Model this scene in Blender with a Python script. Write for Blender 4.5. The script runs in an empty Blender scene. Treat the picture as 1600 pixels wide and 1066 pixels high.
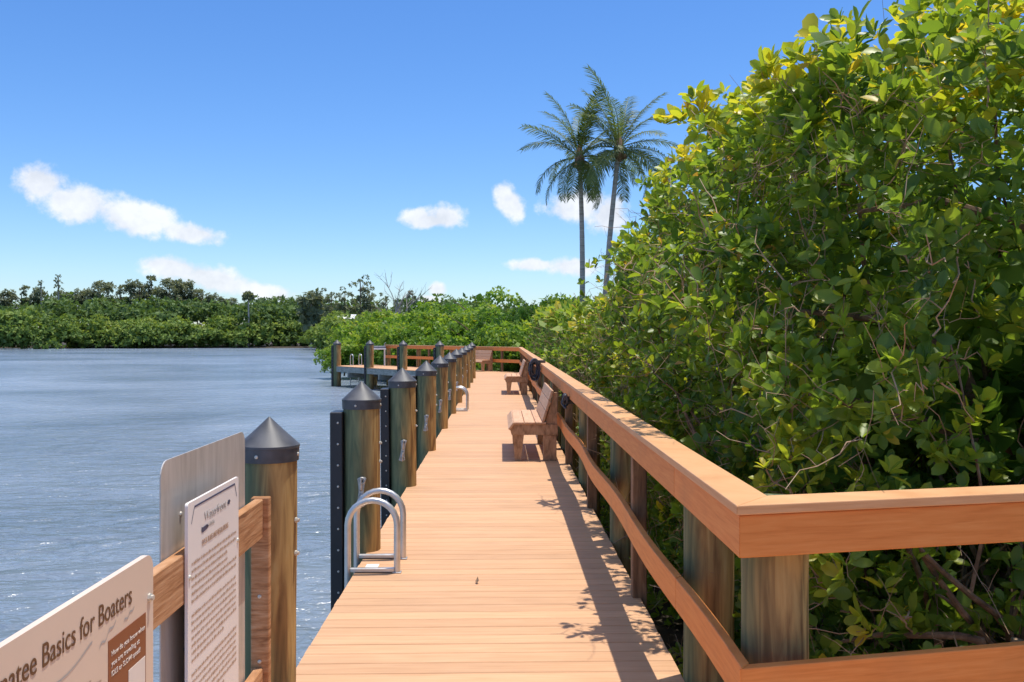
import bpy, math, random
import numpy as np
from mathutils import Vector, Matrix, noise as mnoise

R = math.radians
scene = bpy.context.scene
COL = scene.collection
F_PX = 1450.0            # focal length in pixels of the 1600 px wide photograph
YAW = R(1.5)

# ------------------------------------------------------------------ camera
cam = bpy.data.cameras.new('camera')
cam.sensor_width = 36.0
cam.lens = F_PX / 1600.0 * 36.0
cam.shift_x = -20.0 / 1600.0
cam.shift_y = -11.0 / 1600.0
cam.clip_start = 0.05
cam.clip_end = 9000.0
cam_o = bpy.data.objects.new('camera', cam)
COL.objects.link(cam_o)
cam_o.location = (0, 0, 1.65)
cam_o.rotation_euler = (R(90), 0, -YAW)
scene.camera = cam_o

# ------------------------------------------------------------------ world + sun
SUN_DIR = Vector((0.185, 0.11, 1.0)).normalized()        # towards the sun
SKY_STRENGTH = 0.135
SKY_TINT = (0.53, 0.62, 0.78, 1)
EXPOSURE = 0.72
world = bpy.data.worlds.new('World')
scene.world = world
world.use_nodes = True


def build_world():
    nt = world.node_tree
    nt.nodes.clear()
    N, L = nt.nodes, nt.links

    def m(op, a, b=None, c=None, clamp=False):
        n = N.new('ShaderNodeMath')
        n.operation = op
        n.use_clamp = clamp
        for i, v in enumerate((a, b, c)):
            if v is None:
                continue
            if isinstance(v, (int, float)):
                n.inputs[i].default_value = v
            else:
                L.new(v, n.inputs[i])
        return n.outputs[0]

    out = N.new('ShaderNodeOutputWorld')
    sky = N.new('ShaderNodeTexSky')
    sky.sky_type = 'NISHITA'
    sky.sun_disc = False
    sky.sun_elevation = math.asin(SUN_DIR.z)
    sky.sun_rotation = math.atan2(SUN_DIR.x, SUN_DIR.y)
    sky.air_density = 1.0
    sky.dust_density = 0.25
    sky.ozone_density = 2.2
    hs = N.new('ShaderNodeHueSaturation')
    hs.inputs['Saturation'].default_value = 1.22
    L.new(sky.outputs[0], hs.inputs['Color'])
    tn = N.new('ShaderNodeMix')
    tn.data_type = 'RGBA'
    tn.blend_type = 'MULTIPLY'
    tn.inputs[0].default_value = 1.0
    tn.inputs[7].default_value = SKY_TINT
    L.new(hs.outputs[0], tn.inputs[6])
    bg = N.new('ShaderNodeBackground')
    bg.inputs['Strength'].default_value = SKY_STRENGTH
    L.new(tn.outputs[2], bg.inputs['Color'])
    # cumulus: soft blobs in azimuth / elevation broken up by noise, repeating round the horizon
    tc = N.new('ShaderNodeTexCoord')
    sep = N.new('ShaderNodeSeparateXYZ')
    L.new(tc.outputs['Generated'], sep.inputs[0])
    az = m('ARCTAN2', sep.outputs[0], sep.outputs[1])
    el = m('ARCSINE', sep.outputs[2])
    az = m('WRAP', az, R(36), R(-36))
    comb = N.new('ShaderNodeCombineXYZ')
    L.new(az, comb.inputs[0])
    L.new(el, comb.inputs[1])

    def nz(scale, detail, off):
        n = N.new('ShaderNodeTexNoise')
        n.inputs['Scale'].default_value = scale
        n.inputs['Detail'].default_value = detail
        n.inputs['Roughness'].default_value = 0.62
        mp = N.new('ShaderNodeMapping')
        mp.inputs['Location'].default_value = (off, off * 0.7, off * 1.3)
        L.new(comb.outputs[0], mp.inputs[0])
        L.new(mp.outputs[0], n.inputs['Vector'])
        return n.outputs['Fac']
    n1 = nz(26, 8, 3.1)
    n2 = nz(60, 6, 7.7)
    blobs = [(62, 285, 44, 34, 0), (118, 318, 66, 34, -0.12), (205, 340, 85, 30, -0.22), (298, 365, 62, 17, -0.12),
             (268, 420, 56, 20, -0.1), (335, 437, 75, 24, -0.25), (410, 456, 62, 14, -0.15),
             (652, 340, 28, 18, 0), (694, 338, 34, 22, 0), (676, 346, 52, 13, 0),
             (797, 318, 22, 36, 0.5), (905, 322, 62, 26, 0.1), (950, 335, 42, 34, 0),
             (832, 414, 42, 11, 0), (895, 418, 50, 16, 0), (684, 452, 17, 13, 0), (668, 470, 26, 10, 0)]
    field = None
    for px, py, rx, ry, tilt in blobs:
        a0 = math.atan((px - 820) / F_PX) + YAW
        e0 = math.atan((522 - py) / math.hypot(F_PX, px - 820))
        ca = math.cos(a0 - YAW)
        rx_, ry_ = 1.03 * rx / F_PX * ca * ca, 1.05 * ry / F_PX * ca
        da = m('SUBTRACT', az, a0)
        de = m('SUBTRACT', el, e0)
        c, s = math.cos(tilt), math.sin(tilt)
        u = m('ADD', m('MULTIPLY', da, c / rx_), m('MULTIPLY', de, s / rx_))
        v = m('ADD', m('MULTIPLY', da, -s / ry_), m('MULTIPLY', de, c / ry_))
        d = m('SUBTRACT', 1.0, m('SQRT', m('ADD', m('MULTIPLY', u, u), m('MULTIPLY', v, v))))
        field = d if field is None else m('SMOOTH_MAX', field, d, 0.25)
    f2 = m('ADD', field, m('MULTIPLY', m('SUBTRACT', n1, 0.47), 1.15))
    f2 = m('ADD', f2, m('MULTIPLY', m('SUBTRACT', n2, 0.5), 0.95))
    # unseen cloud cover added overhead, above the frame, to fill the shade
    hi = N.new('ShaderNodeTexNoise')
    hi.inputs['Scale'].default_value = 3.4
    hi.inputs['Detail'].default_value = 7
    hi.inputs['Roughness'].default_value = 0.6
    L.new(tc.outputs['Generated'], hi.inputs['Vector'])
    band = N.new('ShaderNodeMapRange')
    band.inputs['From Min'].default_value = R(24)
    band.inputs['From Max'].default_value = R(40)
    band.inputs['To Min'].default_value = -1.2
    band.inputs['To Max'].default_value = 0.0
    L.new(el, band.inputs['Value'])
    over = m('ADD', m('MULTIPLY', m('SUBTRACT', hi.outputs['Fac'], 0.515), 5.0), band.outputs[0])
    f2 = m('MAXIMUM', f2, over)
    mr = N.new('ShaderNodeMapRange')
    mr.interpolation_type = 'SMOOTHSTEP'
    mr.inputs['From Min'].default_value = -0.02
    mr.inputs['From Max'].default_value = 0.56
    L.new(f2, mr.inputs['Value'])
    ramp = N.new('ShaderNodeMapRange')
    ramp.inputs['From Min'].default_value = 0.35
    ramp.inputs['From Max'].default_value = 0.62
    ramp.inputs['To Min'].default_value = 0.555
    ramp.inputs['To Max'].default_value = 0.66
    L.new(n1, ramp.inputs['Value'])
    cloud = N.new('ShaderNodeBackground')
    cmix = N.new('ShaderNodeMix')
    cmix.data_type = 'RGBA'
    cmix.inputs[6].default_value = (0.80, 0.87, 1.0, 1)
    cmix.inputs[7].default_value = (1.0, 1.0, 1.0, 1)
    L.new(n1, cmix.inputs[0])
    L.new(cmix.outputs[2], cloud.inputs['Color'])
    bright = N.new('ShaderNodeMapRange')  # added overhead clouds made brighter with height for more fill
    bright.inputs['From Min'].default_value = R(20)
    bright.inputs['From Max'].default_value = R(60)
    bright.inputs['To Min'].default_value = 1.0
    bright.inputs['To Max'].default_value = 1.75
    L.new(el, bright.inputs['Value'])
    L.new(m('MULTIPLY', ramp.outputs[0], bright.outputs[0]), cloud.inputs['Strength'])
    mix = N.new('ShaderNodeMixShader')
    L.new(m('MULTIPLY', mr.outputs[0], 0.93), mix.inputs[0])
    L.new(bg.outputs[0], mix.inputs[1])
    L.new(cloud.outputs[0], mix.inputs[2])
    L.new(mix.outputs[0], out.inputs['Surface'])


build_world()
sun = bpy.data.lights.new('sun', 'SUN')
sun.energy = 3.0
sun.angle = R(0.53)
sun.color = (1.0, 0.95, 0.87)
sun_o = bpy.data.objects.new('sun', sun)
COL.objects.link(sun_o)
sun_o.rotation_euler = (-SUN_DIR).to_track_quat('-Z', 'Y').to_euler()
sun_o.location = (10, 10, 60)

vs = scene.view_settings
vs.view_transform = 'Standard'
vs.look = 'None'
vs.gamma = 1.0
vs.use_curve_mapping = False
vs.exposure = EXPOSURE
scene.cycles.use_denoising = True
scene.cycles.max_bounces = 8
scene.cycles.diffuse_bounces = 5
scene.cycles.glossy_bounces = 3
scene.cycles.transmission_bounces = 5
scene.cycles.sample_clamp_indirect = 6.0
scene.cycles.sample_clamp_direct = 4.0
scene.cycles.caustics_reflective = False
scene.cycles.caustics_refractive = False

rng = np.random.default_rng(11)
rnd = random.Random(5)


# ------------------------------------------------------------------ materials
def new_mat(name):
    m = bpy.data.materials.new(name)
    m.use_nodes = True
    return m, m.node_tree, m.node_tree.nodes, m.node_tree.links, m.node_tree.nodes['Principled BSDF']


def ramp_node(N, stops):
    r = N.new('ShaderNodeValToRGB')
    els = r.color_ramp.elements
    while len(els) < len(stops):
        els.new(0.5)
    for e, (p, c) in zip(els, stops):
        e.position = p
        e.color = (c[0], c[1], c[2], 1)
    return r


def grain_mat(name, stops, stretch=(1, 1, 1), scale=8.0, rough=0.6, bump=0.15, per_object=0.12, detail=6, spec=0.35,
              scale2=None, dirt=None):
    """wood-like or composite surface: stretched noise through a colour ramp, per-piece value shift, fine relief"""
    m, nt, N, L, P = new_mat(name)
    tc = N.new('ShaderNodeTexCoord')
    oi = N.new('ShaderNodeObjectInfo')
    mp = N.new('ShaderNodeMapping')
    mp.inputs['Scale'].default_value = stretch
    add = N.new('ShaderNodeVectorMath')
    add.operation = 'ADD'
    mul = N.new('ShaderNodeVectorMath')
    mul.operation = 'SCALE'
    mul.inputs[0].default_value = (13.0, 7.0, 29.0)
    L.new(oi.outputs['Random'], mul.inputs['Scale'])
    L.new(tc.outputs['Object'], add.inputs[0])
    L.new(mul.outputs[0], add.inputs[1])
    L.new(add.outputs[0], mp.inputs[0])
    n = N.new('ShaderNodeTexNoise')
    n.inputs['Scale'].default_value = scale
    n.inputs['Detail'].default_value = detail
    n.inputs['Roughness'].default_value = 0.6
    n.inputs['Distortion'].default_value = 0.4
    L.new(mp.outputs[0], n.inputs['Vector'])
    r = ramp_node(N, stops)
    L.new(n.outputs['Fac'], r.inputs[0])
    hs = N.new('ShaderNodeHueSaturation')
    mr = N.new('ShaderNodeMapRange')
    mr.inputs['To Min'].default_value = 1.0 - per_object
    mr.inputs['To Max'].default_value = 1.0 + per_object
    L.new(oi.outputs['Random'], mr.inputs['Value'])
    L.new(mr.outputs[0], hs.inputs['Value'])
    L.new(r.outputs[0], hs.inputs['Color'])
    col = hs.outputs[0]
    if dirt is not None:
        n2 = N.new('ShaderNodeTexNoise')
        n2.inputs['Scale'].default_value = dirt[0]
        n2.inputs['Detail'].default_value = 5
        L.new(add.outputs[0], n2.inputs['Vector'])
        r2 = ramp_node(N, [(dirt[1], (0, 0, 0)), (dirt[2], (1, 1, 1))])
        L.new(n2.outputs['Fac'], r2.inputs[0])
        mx = N.new('ShaderNodeMix')
        mx.data_type = 'RGBA'
        mx.inputs[7].default_value = (*dirt[3], 1)
        sc = N.new('ShaderNodeMath')
        sc.operation = 'MULTIPLY'
        sc.inputs[1].default_value = dirt[4]
        L.new(r2.outputs[0], sc.inputs[0])
        L.new(sc.outputs[0], mx.inputs[0])
        L.new(col, mx.inputs[6])
        col = mx.outputs[2]
    L.new(col, P.inputs['Base Color'])
    P.inputs['Roughness'].default_value = rough
    P.inputs['Specular IOR Level'].default_value = spec
    if bump:
        b = N.new('ShaderNodeBump')
        b.inputs['Strength'].default_value = bump
        b.inputs['Distance'].default_value = 0.01
        L.new(n.outputs['Fac'], b.inputs['Height'])
        L.new(b.outputs[0], P.inputs['Normal'])
    return m


def plain_mat(name, col, rough=0.5, metal=0.0, spec=0.5, var=0.15, scale=6.0, bump=0.0):
    m, nt, N, L, P = new_mat(name)
    tc = N.new('ShaderNodeTexCoord')
    n = N.new('ShaderNodeTexNoise')
    n.inputs['Scale'].default_value = scale
    n.inputs['Detail'].default_value = 6
    L.new(tc.outputs['Object'], n.inputs['Vector'])
    a = [max(0, c * (1 - var)) for c in col]
    b = [min(1, c * (1 + var)) for c in col]
    r = ramp_node(N, [(0.3, a), (0.7, b)])
    L.new(n.outputs['Fac'], r.inputs[0])
    L.new(r.outputs[0], P.inputs['Base Color'])
    mr = N.new('ShaderNodeMapRange')
    mr.inputs['To Min'].default_value = rough * 0.8
    mr.inputs['To Max'].default_value = min(1, rough * 1.25)
    L.new(n.outputs['Fac'], mr.inputs['Value'])
    L.new(mr.outputs[0], P.inputs['Roughness'])
    P.inputs['Metallic'].default_value = metal
    P.inputs['Specular IOR Level'].default_value = spec
    if bump:
        bb = N.new('ShaderNodeBump')
        bb.inputs['Strength'].default_value = bump
        bb.inputs['Distance'].default_value = 0.01
        L.new(n.outputs['Fac'], bb.inputs['Height'])
        L.new(bb.outputs[0], P.inputs['Normal'])
    return m


def leaf_mat(name, stops, rough=0.38, trans=0.35, spec=0.45, tgain=(1.7, 1.6, 0.8)):
    m, nt, N, L, P = new_mat(name)
    at = N.new('ShaderNodeAttribute')
    at.attribute_name = 'tint'
    oi = N.new('ShaderNodeObjectInfo')
    ad = N.new('ShaderNodeMath')
    ad.operation = 'MULTIPLY_ADD'
    ad.inputs[1].default_value = 0.16
    L.new(oi.outputs['Random'], ad.inputs[0])
    sb = N.new('ShaderNodeMath')
    sb.operation = 'SUBTRACT'
    sb.inputs[1].default_value = 0.08
    L.new(at.outputs['Fac'], sb.inputs[0])
    L.new(sb.outputs[0], ad.inputs[2])
    r = ramp_node(N, stops)
    L.new(ad.outputs[0], r.inputs[0])
    L.new(r.outputs[0], P.inputs['Base Color'])
    P.inputs['Roughness'].default_value = rough
    P.inputs['Specular IOR Level'].default_value = spec
    tr = N.new('ShaderNodeBsdfTranslucent')
    mu = N.new('ShaderNodeMix')
    mu.data_type = 'RGBA'
    mu.blend_type = 'MULTIPLY'
    mu.inputs[0].default_value = 1.0
    mu.inputs[7].default_value = (*tgain, 1)
    L.new(r.outputs[0], mu.inputs[6])
    L.new(mu.outputs[2], tr.inputs['Color'])
    mx = N.new('ShaderNodeMixShader')
    mx.inputs[0].default_value = trans
    L.new(P.outputs[0], mx.inputs[1])
    L.new(tr.outputs[0], mx.inputs[2])
    L.new(mx.outputs[0], N['Material Output'].inputs['Surface'])
    return m


def water_mat():
    m, nt, N, L, P = new_mat('river_water')
    tc = N.new('ShaderNodeTexCoord')

    def nz(scale, stretch, detail, rot=0.0):
        mp = N.new('ShaderNodeMapping')
        mp.inputs['Scale'].default_value = stretch
        mp.inputs['Rotation'].default_value = (0, 0, rot)
        L.new(tc.outputs['Object'], mp.inputs[0])
        n = N.new('ShaderNodeTexNoise')
        n.inputs['Scale'].default_value = scale
        n.inputs['Detail'].default_value = detail
        n.inputs['Roughness'].default_value = 0.55
        n.inputs['Distortion'].default_value = 0.6
        L.new(mp.outputs[0], n.inputs['Vector'])
        return n.outputs['Fac']
    a = nz(1.5, (0.75, 1.5, 1), 4, 0.2)
    b = nz(5.0, (0.7, 1.4, 1), 3, -0.15)
    c = nz(0.6, (0.7, 1.4, 1), 3, 0.1)

    def mad(x, k, y=None):
        n = N.new('ShaderNodeMath')
        n.operation = 'MULTIPLY_ADD'
        n.inputs[1].default_value = k
        L.new(x, n.inputs[0])
        if y is None:
            n.inputs[2].default_value = 0
        else:
            L.new(y, n.inputs[2])
        return n.outputs[0]
    h = mad(c, 2.2, mad(b, 0.32, mad(a, 1.1)))
    bp = N.new('ShaderNodeBump')
    bp.inputs['Strength'].default_value = 1.0
    bp.inputs['Distance'].default_value = 0.22
    L.new(h, bp.inputs['Height'])
    L.new(bp.outputs[0], P.inputs['Normal'])
    big = nz(0.06, (0.8, 1.2, 1), 6, 0.1)
    r = ramp_node(N, [(0.35, (0.145, 0.19, 0.24)), (0.65, (0.27, 0.315, 0.37))])
    L.new(big, r.inputs[0])
    L.new(r.outputs[0], P.inputs['Base Color'])
    mr = N.new('ShaderNodeMapRange')
    mr.inputs['From Min'].default_value = 0.3
    mr.inputs['From Max'].default_value = 0.7
    mr.inputs['To Min'].default_value = 0.13
    mr.inputs['To Max'].default_value = 0.22
    L.new(big, mr.inputs['Value'])
    L.new(mr.outputs[0], P.inputs['Roughness'])
    P.inputs['IOR'].default_value = 1.33
    return m


def pile_mat():
    """pressure treated round timber: greenish copper tone on the river side, brown towards the deck, vertical streaks"""
    m, nt, N, L, P = new_mat('treated_pile_wood')
    tc = N.new('ShaderNodeTexCoord')
    oi = N.new('ShaderNodeObjectInfo')
    mul = N.new('ShaderNodeVectorMath')
    mul.operation = 'SCALE'
    mul.inputs[0].default_value = (17.0, 5.0, 9.0)
    L.new(oi.outputs['Random'], mul.inputs['Scale'])
    add = N.new('ShaderNodeVectorMath')
    add.operation = 'ADD'
    L.new(tc.outputs['Object'], add.inputs[0])
    L.new(mul.outputs[0], add.inputs[1])

    def nz(stretch, scale, detail=6, dist=0.8):
        mp = N.new('ShaderNodeMapping')
        mp.inputs['Scale'].default_value = stretch
        L.new(add.outputs[0], mp.inputs[0])
        n = N.new('ShaderNodeTexNoise')
        n.inputs['Scale'].default_value = scale
        n.inputs['Detail'].default_value = detail
        n.inputs['Distortion'].default_value = dist
        L.new(mp.outputs[0], n.inputs['Vector'])
        return n.outputs['Fac']
    streak = nz((1, 1, 0.10), 16, 6, 1.2)
    blot = nz((1, 1, 0.3), 4.5, 3, 0.6)
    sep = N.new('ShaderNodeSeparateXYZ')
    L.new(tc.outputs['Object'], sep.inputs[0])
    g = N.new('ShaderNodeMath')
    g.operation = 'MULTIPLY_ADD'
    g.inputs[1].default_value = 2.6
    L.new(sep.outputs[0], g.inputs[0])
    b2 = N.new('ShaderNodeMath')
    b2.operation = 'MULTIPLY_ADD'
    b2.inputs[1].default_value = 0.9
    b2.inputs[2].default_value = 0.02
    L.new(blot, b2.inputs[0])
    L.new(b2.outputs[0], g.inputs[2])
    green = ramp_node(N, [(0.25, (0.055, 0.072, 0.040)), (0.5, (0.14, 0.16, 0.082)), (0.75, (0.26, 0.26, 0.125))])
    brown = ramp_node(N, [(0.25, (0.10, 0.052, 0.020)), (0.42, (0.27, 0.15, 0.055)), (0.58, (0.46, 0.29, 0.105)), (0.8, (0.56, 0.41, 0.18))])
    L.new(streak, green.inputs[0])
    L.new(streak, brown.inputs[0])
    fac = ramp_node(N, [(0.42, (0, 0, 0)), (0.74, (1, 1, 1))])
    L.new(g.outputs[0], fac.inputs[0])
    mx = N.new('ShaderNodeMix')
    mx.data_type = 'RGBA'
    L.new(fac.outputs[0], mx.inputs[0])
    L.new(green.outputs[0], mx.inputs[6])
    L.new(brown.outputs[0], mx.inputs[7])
    L.new(mx.outputs[2], P.inputs['Base Color'])
    P.inputs['Roughness'].default_value = 0.7
    P.inputs['Specular IOR Level'].default_value = 0.3
    bp = N.new('ShaderNodeBump')
    bp.inputs['Strength'].default_value = 0.35
    bp.inputs['Distance'].default_value = 0.012
    L.new(streak, bp.inputs['Height'])
    L.new(bp.outputs[0], P.inputs['Normal'])
    return m


M = {}
M['deck'] = grain_mat('tan_composite_board', [(0.3, (0.56, 0.312, 0.162)), (0.5, (0.62, 0.355, 0.19)), (0.72, (0.67, 0.395, 0.22))],
                      stretch=(0.35, 5, 3), scale=7, rough=0.62, bump=0.12, per_object=0.07, spec=0.25,
                      dirt=(1.3, 0.50, 0.70, (0.42, 0.25, 0.14), 0.38))
M['rail'] = grain_mat('orange_brown_composite_rail', [(0.3, (0.64, 0.205, 0.045)), (0.5, (0.73, 0.255, 0.062)), (0.72, (0.78, 0.305, 0.085))],
                      stretch=(1.4, 1.4, 22), scale=3.0, rough=0.55, bump=0.10, per_object=0.05, spec=0.3,
                      dirt=(2.2, 0.55, 0.75, (0.36, 0.15, 0.06), 0.3))
M['cap_rail'] = grain_mat('pale_composite_cap', [(0.3, (0.60, 0.30, 0.13)), (0.5, (0.68, 0.36, 0.165)), (0.72, (0.73, 0.41, 0.20))],
                          stretch=(1.4, 1.4, 22), scale=3.0, rough=0.5, bump=0.08, per_object=0.04, spec=0.3)  # cap boards paler and less orange than the other rails
M['pile'] = pile_mat()
M['bench'] = grain_mat('bench_slat_composite', [(0.3, (0.53, 0.29, 0.16)), (0.5, (0.62, 0.36, 0.205)), (0.72, (0.68, 0.41, 0.24))],
                       stretch=(6, 0.6, 6), scale=5, rough=0.6, bump=0.12, per_object=0.07)
M['bench_frame'] = grain_mat('weathered_bench_timber', [(0.28, (0.22, 0.12, 0.062)), (0.5, (0.41, 0.24, 0.13)), (0.72, (0.54, 0.34, 0.20))],
                             stretch=(3, 3, 1.2), scale=8, rough=0.75, bump=0.25, per_object=0.12)
M['post'] = grain_mat('square_post_timber', [(0.28, (0.10, 0.055, 0.03)), (0.5, (0.23, 0.125, 0.065)), (0.72, (0.34, 0.20, 0.11))],
                      stretch=(5, 5, 0.6), scale=7, rough=0.7, bump=0.2, per_object=0.12)
M['sign_wood'] = grain_mat('grainy_orange_pine', [(0.25, (0.20, 0.085, 0.035)), (0.45, (0.42, 0.20, 0.085)), (0.62, (0.55, 0.30, 0.15)), (0.8, (0.62, 0.40, 0.23))],
                           stretch=(1.5, 0.55, 9), scale=6, rough=0.75, bump=0.3, per_object=0.05)
M['fascia'] = grain_mat('grey_green_treated_joist', [(0.3, (0.16, 0.18, 0.16)), (0.5, (0.27, 0.29, 0.26)), (0.72, (0.38, 0.39, 0.35))],
                        stretch=(1, 1, 4), scale=4, rough=0.8, bump=0.2, per_object=0.1)
M['black'] = plain_mat('black_plastic', (0.022, 0.022, 0.026), rough=0.42, var=0.35, scale=5)
M['cap'] = plain_mat('sun_faded_black_cap', (0.075, 0.075, 0.08), rough=0.52, var=0.45, scale=9, spec=0.45)
M['alu'] = plain_mat('brushed_aluminium', (0.62, 0.60, 0.57), rough=0.38, metal=0.75, var=0.12, scale=14)
M['alu_plate'] = grain_mat('oxidised_aluminium_plate', [(0.3, (0.47, 0.43, 0.38)), (0.5, (0.57, 0.525, 0.47)), (0.72, (0.66, 0.615, 0.56))],
                           stretch=(1, 7, 1.2), scale=3, rough=0.4, bump=0.03, per_object=0)
M['alu_plate'].node_tree.nodes['Principled BSDF'].inputs['Metallic'].default_value = 0.3
M['galv'] = plain_mat('galvanised_steel', (0.50, 0.48, 0.45), rough=0.45, metal=0.6, var=0.2, scale=30)
M['bolt'] = plain_mat('pale_bolt_metal', (0.62, 0.58, 0.50), rough=0.4, metal=0.4, var=0.1)
M['sign_beige'] = plain_mat('beige_sign_face', (0.70, 0.545, 0.42), rough=0.45, var=0.03, scale=2)
M['sign_white'] = plain_mat('white_notice_face', (0.80, 0.745, 0.70), rough=0.45, var=0.02, scale=2)
M['ink_brown'] = plain_mat('brown_print', (0.13, 0.055, 0.02), rough=0.5, var=0.05)
M['panel_brown'] = plain_mat('rust_brown_print', (0.25, 0.075, 0.025), rough=0.5, var=0.05)
M['ink_soft'] = plain_mat('soft_brown_print', (0.42, 0.27, 0.18), rough=0.5, var=0.05)
M['ink_blue'] = plain_mat('navy_print', (0.05, 0.06, 0.12), rough=0.5, var=0.05)
M['ink_grey'] = plain_mat('grey_print', (0.40, 0.38, 0.36), rough=0.5, var=0.05)
M['print_white'] = plain_mat('cream_print', (0.76, 0.68, 0.60), rough=0.5, var=0.03)
M['white'] = plain_mat('white_paint', (0.78, 0.77, 0.74), rough=0.5, var=0.06)
M['hose'] = plain_mat('dark_grey_hose', (0.05, 0.05, 0.065), rough=0.3, var=0.3, scale=20)
M['table'] = plain_mat('grey_blue_table_top', (0.22, 0.23, 0.27), rough=0.4, var=0.2)
M['bark'] = grain_mat('mangrove_bark', [(0.3, (0.10, 0.058, 0.034)), (0.5, (0.22, 0.135, 0.08)), (0.72, (0.36, 0.25, 0.16))],
                      stretch=(1, 1, 1), scale=14, rough=0.85, bump=0.4, per_object=0.1)
M['twig'] = grain_mat('dry_twig', [(0.3, (0.22, 0.125, 0.07)), (0.5, (0.36, 0.23, 0.14)), (0.72, (0.50, 0.38, 0.26))],
                      stretch=(1, 1, 1), scale=5, rough=0.85, bump=0.1, per_object=0.1)
M['palm_trunk'] = grain_mat('ringed_palm_trunk', [(0.3, (0.25, 0.21, 0.175)), (0.5, (0.40, 0.35, 0.295)), (0.72, (0.53, 0.475, 0.41))],
                            stretch=(0.5, 0.5, 6), scale=1.6, rough=0.85, bump=0.4, per_object=0.05)
M['mud'] = grain_mat('dark_bank_mud', [(0.3, (0.03, 0.024, 0.016)), (0.5, (0.06, 0.046, 0.03)), (0.72, (0.10, 0.08, 0.05))],
                     scale=2.0, rough=0.95, bump=0.5, per_object=0)
M['leaf'] = leaf_mat('glossy_mangrove_leaf', [(0.0, (0.065, 0.125, 0.028)), (0.35, (0.145, 0.235, 0.034)), (0.6, (0.255, 0.345, 0.036)),
                                              (0.8, (0.44, 0.46, 0.042)), (0.92, (0.62, 0.50, 0.045)), (1.0, (0.42, 0.21, 0.07))], trans=0.48, rough=0.40, spec=0.38)
M['leaf_mid'] = leaf_mat('bright_mangrove_leaf', [(0.0, (0.03, 0.08, 0.018)), (0.35, (0.075, 0.165, 0.026)), (0.65, (0.16, 0.28, 0.036)),
                                                  (0.9, (0.30, 0.38, 0.05)), (1.0, (0.42, 0.36, 0.06))], rough=0.5, spec=0.3, trans=0.42)
M['leaf_far'] = leaf_mat('far_tree_leaf', [(0.0, (0.045, 0.085, 0.036)), (0.4, (0.115, 0.185, 0.05)), (0.7, (0.205, 0.29, 0.062)),
                                           (1.0, (0.32, 0.38, 0.09))], rough=0.6, spec=0.2, trans=0.28)
M['leaf_olive'] = leaf_mat('olive_tree_leaf', [(0.0, (0.085, 0.108, 0.066)), (0.5, (0.18, 0.205, 0.115)), (1.0, (0.29, 0.305, 0.175))],
                           rough=0.6, spec=0.2, trans=0.25)
M['frond'] = leaf_mat('palm_frond_leaflet', [(0.0, (0.065, 0.105, 0.036)), (0.5, (0.14, 0.195, 0.058)), (0.9, (0.27, 0.29, 0.10)),
                                             (1.0, (0.22, 0.18, 0.09))], rough=0.5, spec=0.3, trans=0.32)
M['water'] = water_mat()


# ------------------------------------------------------------------ object helpers
def link(name, data, parent=None):
    o = bpy.data.objects.new(name, data)
    COL.objects.link(o)
    if parent is not None:
        o.parent = parent
    return o


def thing(name, label=None, cat=None, loc=(0, 0, 0), rz=0.0, group=None, kind=None):
    o = link(name, None)
    o.empty_display_size = 0.1
    o.location = loc
    o.rotation_euler = (0, 0, rz)
    tag(o, label, cat, group, kind)
    return o


def tag(o, label=None, cat=None, group=None, kind=None):
    if label:
        o['label'] = label
    if cat:
        o['category'] = cat
    if group:
        o['group'] = group
    if kind:
        o['kind'] = kind
    return o


def copy_tree(o, parent=None):
    c = o.copy()
    COL.objects.link(c)
    c.parent = parent
    for ch in list(o.children):
        copy_tree(ch, c)
    return c


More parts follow.
